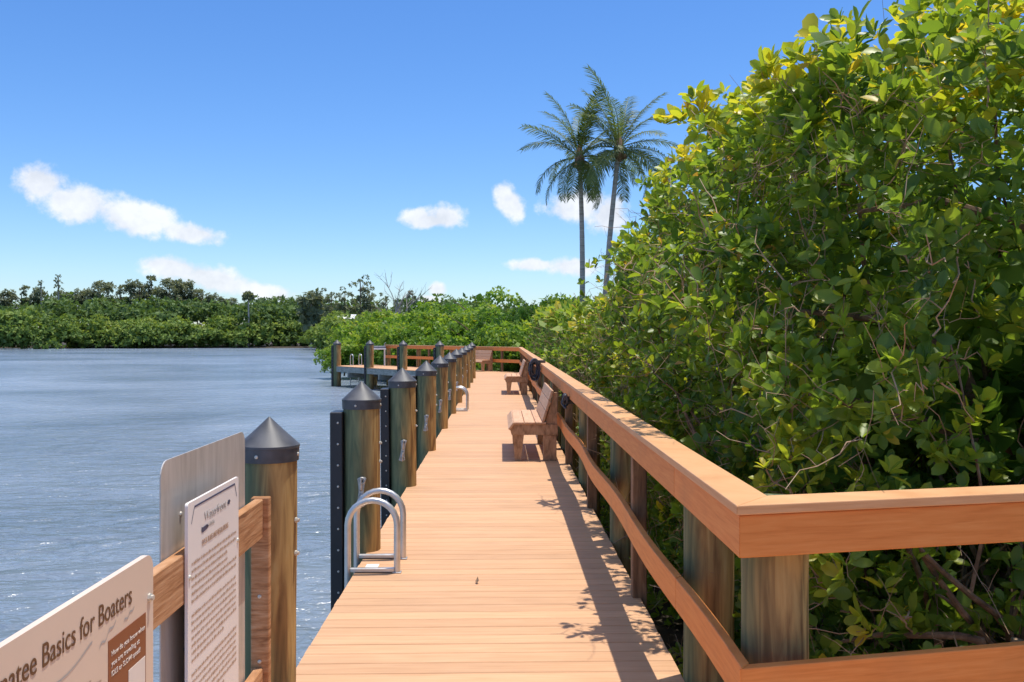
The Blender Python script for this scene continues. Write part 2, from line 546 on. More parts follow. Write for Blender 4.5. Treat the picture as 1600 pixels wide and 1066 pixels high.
class MB:
    """collects boxes, tubes, lathes into one mesh"""
    def __init__(self):
        self.v, self.f = [], []

    def add(self, vs_, fs_):
        k = len(self.v)
        self.v += [tuple(p) for p in vs_]
        self.f += [tuple(i + k for i in f) for f in fs_]
        return self

    def box(self, x0, x1, y0, y1, z0, z1, mat=None):
        vs_ = [Vector(p) for p in ((x0, y0, z0), (x1, y0, z0), (x1, y1, z0), (x0, y1, z0),
                                   (x0, y0, z1), (x1, y0, z1), (x1, y1, z1), (x0, y1, z1))]
        if mat is not None:
            vs_ = [mat @ p for p in vs_]
        return self.add(vs_, [(0, 3, 2, 1), (4, 5, 6, 7), (0, 1, 5, 4), (1, 2, 6, 5), (2, 3, 7, 6), (3, 0, 4, 7)])

    def cbox(self, x0, x1, y0, y1, z0, z1, c=0.004, mat=None):
        """box with all its edges chamfered"""
        X, Y, Z = (x0, x1), (y0, y1), (z0, z1)
        vs_, idx = [], {}
        for i in (0, 1):
            for j in (0, 1):
                for k in (0, 1):
                    sx, sy, sz = (1 - 2 * i) * c, (1 - 2 * j) * c, (1 - 2 * k) * c
                    for a, p in enumerate(((X[i], Y[j] + sy, Z[k] + sz), (X[i] + sx, Y[j], Z[k] + sz), (X[i] + sx, Y[j] + sy, Z[k]))):
                        idx[(i, j, k, a)] = len(vs_)
                        vs_.append(Vector(p))
        fs_ = []
        q = [(0, 0), (1, 0), (1, 1), (0, 1)]
        for s in (0, 1):
            for a in range(3):
                ring = []
                for (u, w) in q:
                    t = [0, 0, 0]
                    t[a] = s
                    t[(a + 1) % 3] = u
                    t[(a + 2) % 3] = w
                    ring.append(idx[(t[0], t[1], t[2], a)])
                fs_.append(tuple(ring if s else ring[::-1]))
        for a in range(3):
            b, d = (a + 1) % 3, (a + 2) % 3
            for (u, w) in q:
                def key(t_a, axis):
                    t = [0, 0, 0]
                    t[a] = t_a
                    t[b] = u
                    t[d] = w
                    return idx[(t[0], t[1], t[2], axis)]
                ring = [key(0, b), key(1, b), key(1, d), key(0, d)]
                fs_.append(tuple(ring if (u == w) else ring[::-1]))
        for i in (0, 1):
            for j in (0, 1):
                for k in (0, 1):
                    ring = [idx[(i, j, k, 0)], idx[(i, j, k, 1)], idx[(i, j, k, 2)]]
                    fs_.append(tuple(ring if (i + j + k) % 2 else ring[::-1]))
        if mat is not None:
            vs_ = [mat @ p for p in vs_]
        return self.add(vs_, fs_)

    def tube(self, pts, rad, n=8, cap=True):
        pts = [Vector(p) for p in pts]
        if not hasattr(rad, '__len__'):
            rad = [rad] * len(pts)
        ref = Vector((0.13, 0.29, 0.95))
        vs_, fs_ = [], []
        prev = None
        for i, p in enumerate(pts):
            t = (pts[min(i + 1, len(pts) - 1)] - pts[max(i - 1, 0)]).normalized()
            if prev is None:
                a = t.cross(ref if abs(t.dot(ref)) < 0.95 else Vector((1, 0, 0))).normalized()
            else:
                a = (prev - t * prev.dot(t)).normalized()
            prev = a
            b = t.cross(a)
            for k in range(n):
                w = 2 * math.pi * k / n
                vs_.append(p + (a * math.cos(w) + b * math.sin(w)) * rad[i])
        for i in range(len(pts) - 1):
            for k in range(n):
                k2 = (k + 1) % n
                fs_.append((i * n + k, i * n + k2, (i + 1) * n + k2, (i + 1) * n + k))
        if cap:
            fs_.append(tuple(range(n))[::-1])
            fs_.append(tuple((len(pts) - 1) * n + k for k in range(n)))
        return self.add(vs_, fs_)

    def lathe(self, prof, n=24, mat=None):
        vs_, fs_ = [], []
        for r, z in prof:
            for k in range(n):
                w = 2 * math.pi * k / n
                p = Vector((r * math.cos(w), r * math.sin(w), z))
                vs_.append(mat @ p if mat is not None else p)
        for i in range(len(prof) - 1):
            for k in range(n):
                k2 = (k + 1) % n
                fs_.append((i * n + k, i * n + k2, (i + 1) * n + k2, (i + 1) * n + k))
        fs_.append(tuple(range(n))[::-1])
        fs_.append(tuple((len(prof) - 1) * n + k for k in range(n)))
        return self.add(vs_, fs_)

    def prism(self, poly, axis, a0, a1, mat=None):
        """extrude a 2D polygon along an axis (0: poly is (y,z), 1: poly is (x,z), 2: poly is (x,y))"""
        def p3(u, w, a):
            return Vector({0: (a, u, w), 1: (u, a, w), 2: (u, w, a)}[axis])
        n = len(poly)
        vs_ = [p3(u, w, a0) for u, w in poly] + [p3(u, w, a1) for u, w in poly]
        if mat is not None:
            vs_ = [mat @ p for p in vs_]
        fs_ = [tuple(range(n))[::-1], tuple(range(n, 2 * n))] + [(i, (i + 1) % n, n + (i + 1) % n, n + i) for i in range(n)]
        return self.add(vs_, fs_)

    def mesh(self, name, mat, smooth=False):
        me = bpy.data.meshes.new(name)
        me.from_pydata(self.v, [], self.f)
        if mat is not None:
            me.materials.append(mat)
        if smooth:
            me.shade_smooth()
            try:
                me.set_sharp_from_angle(angle=R(38))
            except Exception:
                pass
        import bmesh
        bm = bmesh.new()
        bm.from_mesh(me)
        bmesh.ops.recalc_face_normals(bm, faces=bm.faces)
        bm.to_mesh(me)
        bm.free()
        return me

    def build(self, name, mat, parent=None, smooth=False, loc=None):
        o = link(name, self.mesh(name, mat, smooth), parent)
        if loc is not None:
            o.location = loc
        return o


ORD = ['first', 'second', 'third', 'fourth', 'fifth', 'sixth', 'seventh', 'eighth', 'ninth', 'tenth', 'eleventh', 'twelfth',
       'thirteenth', 'fourteenth', 'fifteenth', 'sixteenth', 'seventeenth', 'eighteenth', 'nineteenth', 'twentieth',
       'twenty-first', 'twenty-second', 'twenty-third', 'twenty-fourth', 'twenty-fifth', 'twenty-sixth']

WATER_Z = -1.05
DECK_L, DECK_R = -1.01, 0.873
RAIL_DIR = Vector((-0.602, 0.798))            # direction of the far platform
# ------------------------------------------------------------------ setting: water, banks
b = MB()
b.add([(-2500, -400, WATER_Z), (2500, -400, WATER_Z), (2500, 4500, WATER_Z), (-2500, 4500, WATER_Z)], [(0, 1, 2, 3)])
tag(b.build('water', M['water']), kind='structure', label='rippled blue-grey river water')


def terrain(name, outline, z_edge, z_in, label):
    """a bank sheet: outline polygon, rim dipping under the water"""
    vs_ = [(x, y, z_edge) for x, y in outline]
    cx = sum(p[0] for p in outline) / len(outline)
    cy = sum(p[1] for p in outline) / len(outline)
    inner = []
    for x, y in outline:
        d = Vector((cx - x, cy - y))
        d = d.normalized() * min(2.5, d.length * 0.5)
        inner.append((x + d.x, y + d.y, z_in))
    n = len(outline)
    fs_ = [(i, (i + 1) % n, n + (i + 1) % n, n + i) for i in range(n)] + [tuple(range(n, 2 * n))]
    o = MB().add(vs_ + inner, fs_).build(name, M['mud'])
    return tag(o, kind='structure', label=label)


terrain('ground', [(1.35, -12), (1.35, 38), (0.6, 43.5), (-9.0, 57), (-12.2, 72), (-17.2, 100), (-24, 138), (-31, 176), (-60, 180), (-130, 172),
                   (-400, 175), (-2400, 400), (-2400, 4400), (2400, 4400), (2400, -12)], WATER_Z - 0.5, -0.78, 'dark muddy mangrove bank')

# ------------------------------------------------------------------ boardwalk
PITCH = 0.1425


def board_mesh(name, x0, x1, w=PITCH - 0.0065, t=0.026):
    c = 0.004
    poly = [(0, -t), (w, -t), (w, -c), (w - c, 0), (c, 0), (0, -c)]
    return MB().prism(poly, 0, x0, x1).mesh(name, M['deck'])


walk = thing('boardwalk', 'tan plank boardwalk running straight away along the river', kind='structure')
bmesh_std = [board_mesh('board', DECK_L + rnd.uniform(-0.002, 0.002), DECK_R + rnd.uniform(-0.003, 0.003)) for _ in range(6)]
y = -1.6
k = 0
END_Y = 37.6
while y < END_Y + 6.5:
    if y < 2.9:
        me = board_mesh('board', DECK_L, 3.9)
    elif y > END_Y - 0.2:
        # boards run out into the angled platform
        t = (y - (END_Y - 0.6)) / 0.798
        xr = min(DECK_R, DECK_R - (y - 39.6) * 0.754) if y > 39.6 else DECK_R
        xl = DECK_L if y < 38.2 else DECK_L - (y - 38.2) * 0.754
        if xr - xl < 0.2:
            break
        me = board_mesh('board', xl, xr)
    else:
        me = bmesh_std[k % 6]
    o = link('board', me, walk)
    o.location = (0, y, rnd.uniform(-0.0008, 0.0008))
    y += PITCH
    k += 1
# stringers along both edges
for xs in (DECK_L + 0.012, DECK_R - 0.052):
    MB().cbox(xs, xs + 0.04, 2.8, 38.0, -0.26, -0.029, 0.004).build('stringer', M['fascia'], walk)
for i in range(12):
    yy = 4.4 + 3.05 * i
    MB().cbox(DECK_L - 0.08, DECK_R + 0.18, yy, yy + 0.09, -0.44, -0.262, 0.004).build('cross_beam', M['fascia'], walk)

# far platform: leaves the boardwalk at an angle to the left
plat = thing('dock_platform', 'angled far end of the boardwalk standing over the water', kind='structure', loc=(-1.0, 38.2, 0))
ang = math.atan2(RAIL_DIR.y, RAIL_DIR.x)
plat.rotation_euler = (0, 0, ang)           # local +x runs along the platform, local -y is its back edge
PW = 2.35
bm_plat = []
for q in range(3):
    c = 0.004
    w, t = PITCH - 0.005, 0.026
    bm_plat.append(MB().prism([(0, -t), (w, -t), (w, -c), (w - c, 0), (c, 0), (0, -c)], 1, -PW, 0.02).mesh('board', M['deck']))
nb = int(12.9 / PITCH)
for i in range(nb):
    o = link('board', bm_plat[i % 3], plat)
    o.location = (i * PITCH, 0, 0.003 + rnd.uniform(-0.0006, 0.0006))
MB().cbox(0.1, 12.8, -0.03, 0.012, -0.30, -0.030, 0.004).build('fascia', M['fascia'], plat)
MB().cbox(0.1, 12.8, -PW, -PW + 0.04, -0.30, -0.030, 0.004).build('fascia', M['fascia'], plat)
MB().cbox(12.78, 12.82, -PW, 0.0, -0.30, -0.030, 0.004).build('fascia', M['fascia'], plat)
for i in range(4):
    MB().cbox(1.6 + 3.1 * i, 1.7 + 3.1 * i, -PW - 0.1, 0.1, -0.55, -0.302, 0.004).build('cross_beam', M['fascia'], plat)
for i in range(5):
    MB().tube([(1.8 + 2.6 * i, -PW + 0.2, -2.2), (1.8 + 2.6 * i, -PW + 0.2, -0.31)], 0.12, 10).build('support_pile', M['pile'], plat, True)

# ------------------------------------------------------------------ railing
rail = thing('dock_railing', 'orange-brown timber railing with flat cap along the right side of the boardwalk', 'railing')
PATH = [Vector((3.75, 3.013 + 0.205 * 2.98)), Vector((0.772, 3.013)), Vector((0.772, 39.6)), Vector((0.772, 39.6)) + RAIL_DIR * 11.4]


def offset_path(d):
    """PATH shifted to its right-hand side by d, with mitred corners"""
    out = []
    n = len(PATH)
    for i in range(n):
        def rt(a, b_):
            t = (b_ - a).normalized()
            return Vector((t.y, -t.x))
        if i == 0:
            out.append(PATH[0] + rt(PATH[0], PATH[1]) * d)
        elif i == n - 1:
            out.append(PATH[-1] + rt(PATH[-2], PATH[-1]) * d)
        else:
            r1, r2 = rt(PATH[i - 1], PATH[i]), rt(PATH[i], PATH[i + 1])
            bis = (r1 + r2).normalized()
            out.append(PATH[i] + bis * (d / bis.dot(r1)))
    return out


def strip(name, d0, d1, z0, z1, seg, t0, t1, mat, bow=0.0, gap=0.0008):
    """one board of a rail: segment seg of the path, from parameter t0 to t1"""
    a, b_ = offset_path(d0), offset_path(d1)
    n = 1 if bow == 0 else max(2, int((b_[seg + 1] - b_[seg]).length * (t1 - t0) / 0.25))
    dirn = (PATH[seg + 1] - PATH[seg])
    ln = dirn.length
    dirn = dirn / ln
    rt = Vector((dirn.y, -dirn.x))
    vs_, fs_ = [], []
    for i in range(n + 1):
        t = t0 + (t1 - t0) * i / n
        p, q = a[seg].lerp(a[seg + 1], t), b_[seg].lerp(b_[seg + 1], t)
        s = t * ln
        off = rt * (bow * math.sin(2 * math.pi * s / 2.95 + 0.6) + bow * 0.5 * math.sin(2 * math.pi * s / 5.1)) if bow else Vector((0, 0))
        zz = bow * 0.5 * math.sin(2 * math.pi * s / 3.9 + 2) if bow else 0
        g = dirn * (gap if i == 0 and t0 > 0 else (-gap if i == n and t1 < 1 else 0))
        p, q = p + off + g, q + off + g
        vs_ += [(p.x, p.y, z0 + zz), (q.x, q.y, z0 + zz), (q.x, q.y, z1 + zz), (p.x, p.y, z1 + zz)]
    for i in range(n):
        o = i * 4
        fs_ += [(o + k, o + (k + 1) % 4, o + 4 + (k + 1) % 4, o + 4 + k) for k in range(4)]
    fs_ += [(3, 2, 1, 0), tuple(n * 4 + k for k in range(4))]
    ob = MB().add(vs_, fs_).build(name, mat, rail)
    bv = ob.modifiers.new('edge', 'BEVEL')
    bv.width = 0.004
    bv.segments = 2
    bv.limit_method = 'ANGLE'
    return ob


def cuts(seg, first, step):
    ln = (PATH[seg + 1] - PATH[seg]).length
    c = [0.0]
    s = first
    while s < ln - 0.5:
        c.append(s / ln)
        s += step
    c.append(1.0)
    return c


for seg, first, step in ((0, 2.6, 4.9), (1, 1.15, 4.88), (2, 2.4, 4.88)):
    cs = cuts(seg, first, step)
    for a_, b_ in zip(cs[:-1], cs[1:]):
        strip('top_rail', 0.013, 0.051, 0.912, 1.053, seg, a_, b_, M['rail'])
        strip('lower_rail', 0.013, 0.051, 0.405, 0.548, seg, a_, b_, M['rail'], bow=0.011 if seg == 1 else 0.003)
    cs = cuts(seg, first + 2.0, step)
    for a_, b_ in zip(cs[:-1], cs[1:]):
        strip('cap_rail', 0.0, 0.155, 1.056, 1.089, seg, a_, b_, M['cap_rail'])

post_sq = MB().cbox(-0.045, 0.045, -0.045, 0.045, -0.35, 1.05, 0.005).mesh('post', M['post'])


def round_post_mesh(name, r, z0, z1, seed):
    rr = random.Random(seed)
    prof = []
    n = 9
    for i in range(n + 1):
        z = z0 + (z1 - z0) * i / n
        prof.append((r * (1 + rr.uniform(-0.018, 0.018)) * (1.03 - 0.05 * i / n), z))
    prof.append((prof[-1][0] - 0.012, z1 + 0.008))
    return MB().lathe(prof, 22).mesh(name, M['pile'], True)


post_rd = [round_post_mesh('post', 0.122, -2.2, 0.95, s) for s in range(4)]


def on_path(seg, s, d):
    a, b_ = PATH[seg], PATH[seg + 1]
    t = (b_ - a).normalized()
    p = a + t * s + Vector((t.y, -t.x)) * d
    return p, math.atan2(t.y, t.x)


def put_post(me, seg, s, d):
    p, an = on_path(seg, s, d)
    o = link('post', me, rail)
    o.location = (p.x, p.y, 0)
    o.rotation_euler = (0, 0, an if me is post_sq else R(-45) + rnd.uniform(-0.4, 0.4))
    return o


o = link('post', round_post_mesh('post', 0.121, -2.2, 1.05, 77), rail)
o.location = (0.985, 3.31, 0)
o.rotation_euler = (0, 0, R(-75))
for i in range(12):
    yy = 4.42 + 2.98 * i
    put_post(post_rd[i % 4], 1, yy - 3.013, 0.225)
    put_post(post_sq, 1, yy + 1.40 - 3.013, 0.098)
for i in range(4):
    put_post(post_sq, 2, 1.3 + 2.95 * i, 0.098)
    put_post(post_rd[(i + 1) % 4], 2, 2.4 + 2.95 * i, 0.19)
for s in (0.6,):
    put_post(post_rd[2], 0, s, 0.19)

# ------------------------------------------------------------------ mooring piles
bolt_me = MB().lathe([(0.013, 0), (0.013, 0.009), (0.008, 0.011), (0.008, 0.018)], 8).mesh('bolt', M['bolt'])
screw_me = MB().lathe([(0.009, 0), (0.008, 0.004), (0.004, 0.006)], 8).mesh('screw', M['bolt'])


def cleat_mesh():
    """galvanised pile cleat: long base with an eye at each end and two horns"""
    mb = MB()
    poly = []
    for i in range(40):
        t = 2 * math.pi * i / 40
        z = 0.115 * math.sin(t)
        w = 0.019 + 0.017 * abs(math.sin(t)) ** 1.5
        x = w * (1 if math.cos(t) >= 0 else -1) * min(1, abs(math.cos(t)) * 2.2)
        poly.append((x + 0.10 * z, z))
    mb.prism(poly, 1, -0.012, 0.0)
    for s in (-1, 1):
        mt = Matrix.Translation((0.0085 * s, -0.012, 0.085 * s)) @ Matrix.Rotation(R(90), 4, 'X')
        for i in range(14):
            pass
        ring = [(0.023 * math.cos(2 * math.pi * k / 14) + 0.0085 * s, -0.014, 0.023 * math.sin(2 * math.pi * k / 14) + 0.085 * s) for k in range(15)]
        mb.tube(ring, 0.0065, 6, False)
        mb.tube([(0.0, -0.012, 0.018 * s), (0.002 * s, -0.038, 0.03 * s), (0.004 * s, -0.044, 0.07 * s), (0.006 * s, -0.040, 0.112 * s)],
                [0.012, 0.012, 0.010, 0.007], 8)
    return mb.mesh('cleat', M['galv'], True)


cleat_me = cleat_mesh()
cleat_bolt_me = MB().lathe([(0.010, 0), (0.010, 0.007), (0.004, 0.010)], 8).mesh('bolt', M['black'])


def make_pile(loc, r, ztip, label, group, seed, cleat=None, fender=True, rz=0.0, fender_side=-1):
    rr = random.Random(seed)
    t = thing('mooring_pile', label, 'pile', (loc[0], loc[1], 0), rz, group)
    t.rotation_euler = (R(rr.uniform(-.5, .5)), R(rr.uniform(-.5, .5)), rz)
    ztop = ztip - r * 0.98 - 0.022
    prof = []
    for i in range(11):
        z = -2.4 + (ztop - 0.02 + 2.4) * i / 10
        prof.append((r * (1.02 - 0.03 * i / 10) * (1 + rr.uniform(-0.012, 0.012)), z))
    MB().lathe(prof, 26).build('shaft', M['pile'], t, True)
    rc = r * 1.045
    cap = MB().lathe([(rc, ztop - 0.05), (rc + 0.002, ztop + 0.01), (rc + 0.004, ztop + 0.012), (rc + 0.003, ztop + 0.022),
                      (rc * 0.5, ztop + 0.022 + (ztip - ztop - 0.022) * 0.515), (0.010, ztip - 0.006), (0.003, ztip)], 30).build('cap', M['cap'], t, True)
    for an in (-100, -5, 170):
        s = link('screw', screw_me, cap)
        a = R(an)
        s.location = ((rc + 0.0005) * math.cos(a), (rc + 0.0005) * math.sin(a), ztop - 0.02)
        s.rotation_euler = (0, R(90), a)
    for zb in (ztop - 0.30 - rr.uniform(0, .03), ztop - 0.45 - rr.uniform(0, .03)):
        o_ = link('bolt', bolt_me, t)
        a = R(-8)
        o_.location = (r * math.cos(a), r * math.sin(a), zb)
        o_.rotation_euler = (0, R(90), a)
    if fender:
        # black plastic rub strip standing on the river side
        x1 = fender_side * (r - 0.012)
        x0 = fender_side * (r + 0.082)
        f = MB().cbox(min(x0, x1), max(x0, x1), -0.12, 0.10, -1.75, 1.06, 0.006).build('fender', M['black'], t)
        for i in range(9):
            s = link('screw', screw_me, f)
            s.location = (fender_side * (r + 0.022), -0.1205, 0.98 - 0.16 * i)
            s.rotation_euler = (R(90), 0, 0)
    if cleat is not None:
        c = link('cleat', cleat_me, t)
        c.location = (0.015, -r * 0.985, cleat)
        c.rotation_euler = (0, R(rr.uniform(-4, 4)), 0)
        for s in (-1, 1):
            bo = link('bolt', cleat_bolt_me, c)
            bo.location = (0.0085 * s, -0.0125, 0.085 * s)
            bo.rotation_euler = (R(90), 0, 0)
    return t


PILE_Y = [4.25, 7.15, 10.15, 13.2, 16.25, 19.3, 22.35, 25.4, 28.45, 31.5, 34.55]
TIPS = [1.273, 1.288, 1.284, 1.272, 1.28, 1.274, 1.296, 1.284, 1.30, 1.306, 1.35]
RAD = [0.127, 0.140, 0.146, 0.145, 0.143, 0.141, 0.143, 0.14, 0.14, 0.14, 0.14]
for i, (py_, zt, r_) in enumerate(zip(PILE_Y, TIPS, RAD)):
    if i == 0:
        lab = 'nearest round timber mooring pile with black cone cap, right behind the notice signs'
    elif i == 1:
        lab = 'round timber pile with shiny black cone cap beside the nearest ladder'
    else:
        lab = 'cone-capped timber mooring pile, %s from the notice signs along the left deck edge' % ORD[i]
    make_pile((-1.06, py_), r_, zt, lab, 'mooring piles along the left deck edge', 40 + i,
              cleat=None if i == 0 else (0.46 if i == 1 else 0.40), fender=(i > 0))
# piles along the front of the far platform
PP = [(-2.65, 40.65), (-4.5, 43.1), (-6.4, 45.65), (-8.45, 48.25)]
PL = ['dark timber pile of the far platform, closest to the row of deck piles', 'dark timber pile of the far platform left of the far railing middle',
      'dark timber pile of the far platform in front of the pipe-legged table', 'outermost dark timber pile at the left tip of the far platform']
for i, (px_, py_) in enumerate(PP):
    make_pile((px_, py_), 0.20 if i == 3 else 0.19, 1.36, PL[i], 'piles of the far platform', 90 + i, fender=True)

# ------------------------------------------------------------------ ladders


def make_ladder(loc, rz, label, gap=0.40, reach=0.34, hgt=0.50):
    t = thing('dock_ladder', label, 'ladder', loc, rz, 'aluminium dock ladders')
    R_ = reach / 2
    for yy in (0.0, gap):
        pts = [(-R_, yy, -1.9), (-R_, yy, -0.6), (-R_, yy, 0.0), (-R_, yy, hgt - R_)]
        for k in range(1, 12):
            a = math.pi - math.pi * k / 12
            pts.append((R_ * math.cos(a), yy, hgt - R_ + R_ * math.sin(a)))
        pts += [(R_, yy, hgt - R_), (R_, yy, 0.14), (R_, yy, 0.004)]
        h = MB().tube(pts, 0.0225, 12).build('handrail', M['alu'], t, True)
        MB().cbox(-R_ + 0.018, R_ - 0.018, yy - 0.018, yy + 0.018, 0.006, 0.034, 0.004).build('foot_bar', M['alu'], h)
        MB().cbox(R_ - 0.03, R_ + 0.03, yy - 0.03, yy + 0.03, 0.0015, 0.007, 0.002).build('foot_plate', M['alu'], h)
    for zz in (-0.28, -0.58, -0.88, -1.18, -1.48):
        MB().cbox(-R_ - 0.035, -R_ + 0.035, 0.02, gap - 0.02, zz - 0.014, zz + 0.014, 0.004).build('rung', M['alu'], t)
    return t


make_ladder((-0.885, 6.44, 0), 0, 'aluminium hoop-topped ladder at the left deck edge, nearest to the signs')
make_ladder((-0.885, 19.85, 0), 0, 'second aluminium hoop-topped ladder halfway down the left deck edge')
lp = Vector((-1.0, 38.2)) + RAIL_DIR * 12.2 + Vector((RAIL_DIR.y, -RAIL_DIR.x)) * 1.3
make_ladder((-7.80, 48.92, 0.004), R(-53), 'pale aluminium ladder on the tip of the far platform', gap=0.50, reach=0.30, hgt=0.58)

# white plate on the deck between the ladder feet
tag(MB().cbox(-0.955, -0.865, 6.56, 6.66, 0.002, 0.006, 0.0015).build('deck_plate', M['white']),
    'small white square plate on the deck between the nearest ladder feet', 'plate')
# a dead leaf on the boards
lf = MB()
lf.add([(0, 0, 0.004), (0.012, 0.03, 0.016), (0.004, 0.075, 0.030), (-0.012, 0.035, 0.010), (0.001, 0.034, 0.003)],
       [(0, 1, 4), (1, 2, 4), (2, 3, 4), (3, 0, 4)])
lo = lf.build('dead_leaf', M['bark'], loc=(-0.155, 6.12, 0.002))
lo.modifiers.new('thickness', 'SOLIDIFY').thickness = 0.003
tag(lo, 'tiny dark curled dead leaf lying alone on the deck boards', 'leaf')

# ------------------------------------------------------------------ signs on the left
srail = thing('sign_fence', 'short grainy wooden fence carrying the notice signs in front of the nearest pile', 'fence', (-1.04, 0, 0))
MB().cbox(-0.019, 0.019, 1.0, 4.02, 0.775, 0.94, 0.004).build('top_board', M['sign_wood'], srail)
MB().cbox(-0.019, 0.019, 1.0, 4.02, 0.06, 0.215, 0.004).build('lower_board', M['sign_wood'], srail)
MB().cbox(-0.035, 0.043, 4.022, 4.065, -0.25, 0.945, 0.004).build('end_post', M['sign_wood'], srail)
MB().cbox(-0.115, -0.021, 3.18, 3.27, -0.3, 0.90, 0.005).build('post', M['post'], srail)
MB().cbox(-0.115, -0.021, 1.5, 1.6, -0.3, 0.90, 0.005).build('post', M['post'], srail)
for zz in (0.30, 0.58, 0.86):
    s = link('screw', screw_me, srail)
    s.location = (0.004, 4.0215, zz - 0.06)
    s.rotation_euler = (R(90), 0, 0)


def rounded_rect(y0, y1, z0, z1, r, n=5):
    pts = []
    for cy, cz, a0 in ((y1 - r, z1 - r, 0), (y0 + r, z1 - r, 90), (y0 + r, z0 + r, 180), (y1 - r, z0 + r, 270)):
        for k in range(n + 1):
            a = R(a0 + 90 * k / n)
            pts.append((cy + r * math.cos(a), cz + r * math.sin(a)))
    return pts


def text(body, parent, y, z, x, cap_h, mat, align='LEFT', width=None, name='lettering'):
    cu = bpy.data.curves.new(name, 'FONT')
    cu.body = body
    cu.size = cap_h / 0.70
    cu.align_x = align
    cu.extrude = 0.0004
    cu.materials.append(mat)
    o_ = link(name, cu, parent)
    o_.rotation_euler = (R(90), 0, R(90))
    o_.location = (x, y, z)
    if width is not None:
        bpy.context.view_layer.update()
        o_.scale.x = width / max(o_.dimensions.x, 1e-4)
    bpy.context.view_layer.update()
    me = bpy.data.meshes.new_from_object(o_.evaluated_get(bpy.context.evaluated_depsgraph_get()))
    r_ = link(name, me, parent)
    r_.rotation_euler, r_.location, r_.scale = o_.rotation_euler.copy(), o_.location.copy(), o_.scale.copy()
    bpy.data.objects.remove(o_)
    r_.name = name
    r_['kind'] = 'stuff'
    return r_


def word_lines(parent, y0, y1, ztop, lines, pitch, h, x, mat, seed, name='print_lines', short=0.15):
    """rows of unreadably small print as rows of word-long strokes"""
    rr = random.Random(seed)
    mb = MB()
    z = ztop
    for li in range(lines):
        if lines > 8 and li in (6, 13, 20, 24):
            z -= pitch * 0.9
        yy = y0
        stop = y1 - (rr.random() < 0.35) * (y1 - y0) * rr.uniform(0.2, 0.6)
        while yy < stop - 0.008:
            w = rr.uniform(0.008, 0.034)
            e = min(yy + w, stop)
            # every word is a run of little letter strokes
            q = yy
            while q < e:
                hh = h * rr.choice((0.65, 0.65, 0.7, 1.0))
                mb.add([(x, q, z), (x, min(q + 0.0042, e), z), (x, min(q + 0.0042, e), z + hh), (x, q, z + hh)], [(0, 1, 2, 3)])
                q += 0.0056
            yy = e + 0.006
        z -= pitch
    return mb.build(name, mat, parent)


# the big beige information sign
s1 = thing('information_sign', 'large beige sign reading Manatee Basics for Boaters at lower left', 'sign', (-1.0, 0, 0))
MB().prism(rounded_rect(1.22, 2.70, 0.10, 1.022, 0.045), 0, -0.018, 0.0).build('sign_panel', M['sign_beige'], s1)
text('Manatee Basics for Boaters', s1, 2.545, 0.921, 0.0012, 0.053, M['ink_brown'], 'RIGHT', 0.742)
pn = MB().box(0.0, 0.0012, 2.392, 2.642, 0.12, 0.866).build('print_panel', M['panel_brown'], s1)
for i, tx in enumerate(('How do you know when', 'you are traveling at', 'IDLE or SLOW speed?')):
    text(tx, pn, 2.408, 0.822 - 0.026 * i, 0.0022, 0.0135, M['print_white'], 'LEFT', (0.222, 0.185, 0.19)[i])
MB().box(0.0013, 0.0024, 2.518, 2.634, 0.40, 0.746).build('print_inset', M['print_white'], pn)
word_lines(pn, 2.408, 2.505, 0.715, 5, 0.022, 0.012, 0.0022, M['print_white'], 3)
word_lines(s1, 2.13, 2.35, 0.80, 2, 0.020, 0.0085, 0.0012, M['ink_soft'], 4)
word_lines(s1, 2.13, 2.35, 0.75, 3, 0.020, 0.0085, 0.0012, M['ink_soft'], 5)
# faint wavy drawing lines under the title
for (y0, y1, z0, z1, am) in ((1.55, 2.30, 0.79, 0.893, 0.016), (2.34, 2.44, 0.865, 0.905, 0.006), (2.49, 2.56, 0.885, 0.905, 0.004)):
    mb = MB()
    n = 40
    up, lo_ = [], []
    for i in range(n + 1):
        t = i / n
        zz = z0 + (z1 - z0) * t + am * math.sin(t * 13) * (1 - 0.4 * t)
        w = 0.0016 + 0.0012 * math.sin(t * 7) ** 2
        up.append((0.0010, y0 + (y1 - y0) * t, zz + w))
        lo_.append((0.0010, y0 + (y1 - y0) * t, zz - w))
    mb.add(up + lo_, [(i, i + 1, n + 2 + i, n + 1 + i) for i in range(n)])
    mb.build('print_line', M['ink_grey'], s1)
for zz in (0.90,):
    bo = link('bolt', bolt_me, s1)
    bo.location = (-0.004, 2.668, zz)
    bo.rotation_euler = (0, R(90), 0)

# bare aluminium plate behind the fence (back of a sign that faces the river)
s2 = thing('metal_sign', 'bare grey aluminium sign back standing behind the wooden fence board', 'sign', (-1.0655, 0, 0))
MB().prism(rounded_rect(2.94, 3.90, 0.02, 1.247, 0.055), 0, -0.004, 0.0).build('sign_panel', M['alu_plate'], s2)
for (yy, zz) in ((3.12, 1.05), (3.7, 1.05)):
    sc_ = link('screw', screw_me, s2)
    sc_.location = (0.0, yy, zz)
    sc_.rotation_euler = (0, R(90), 0)

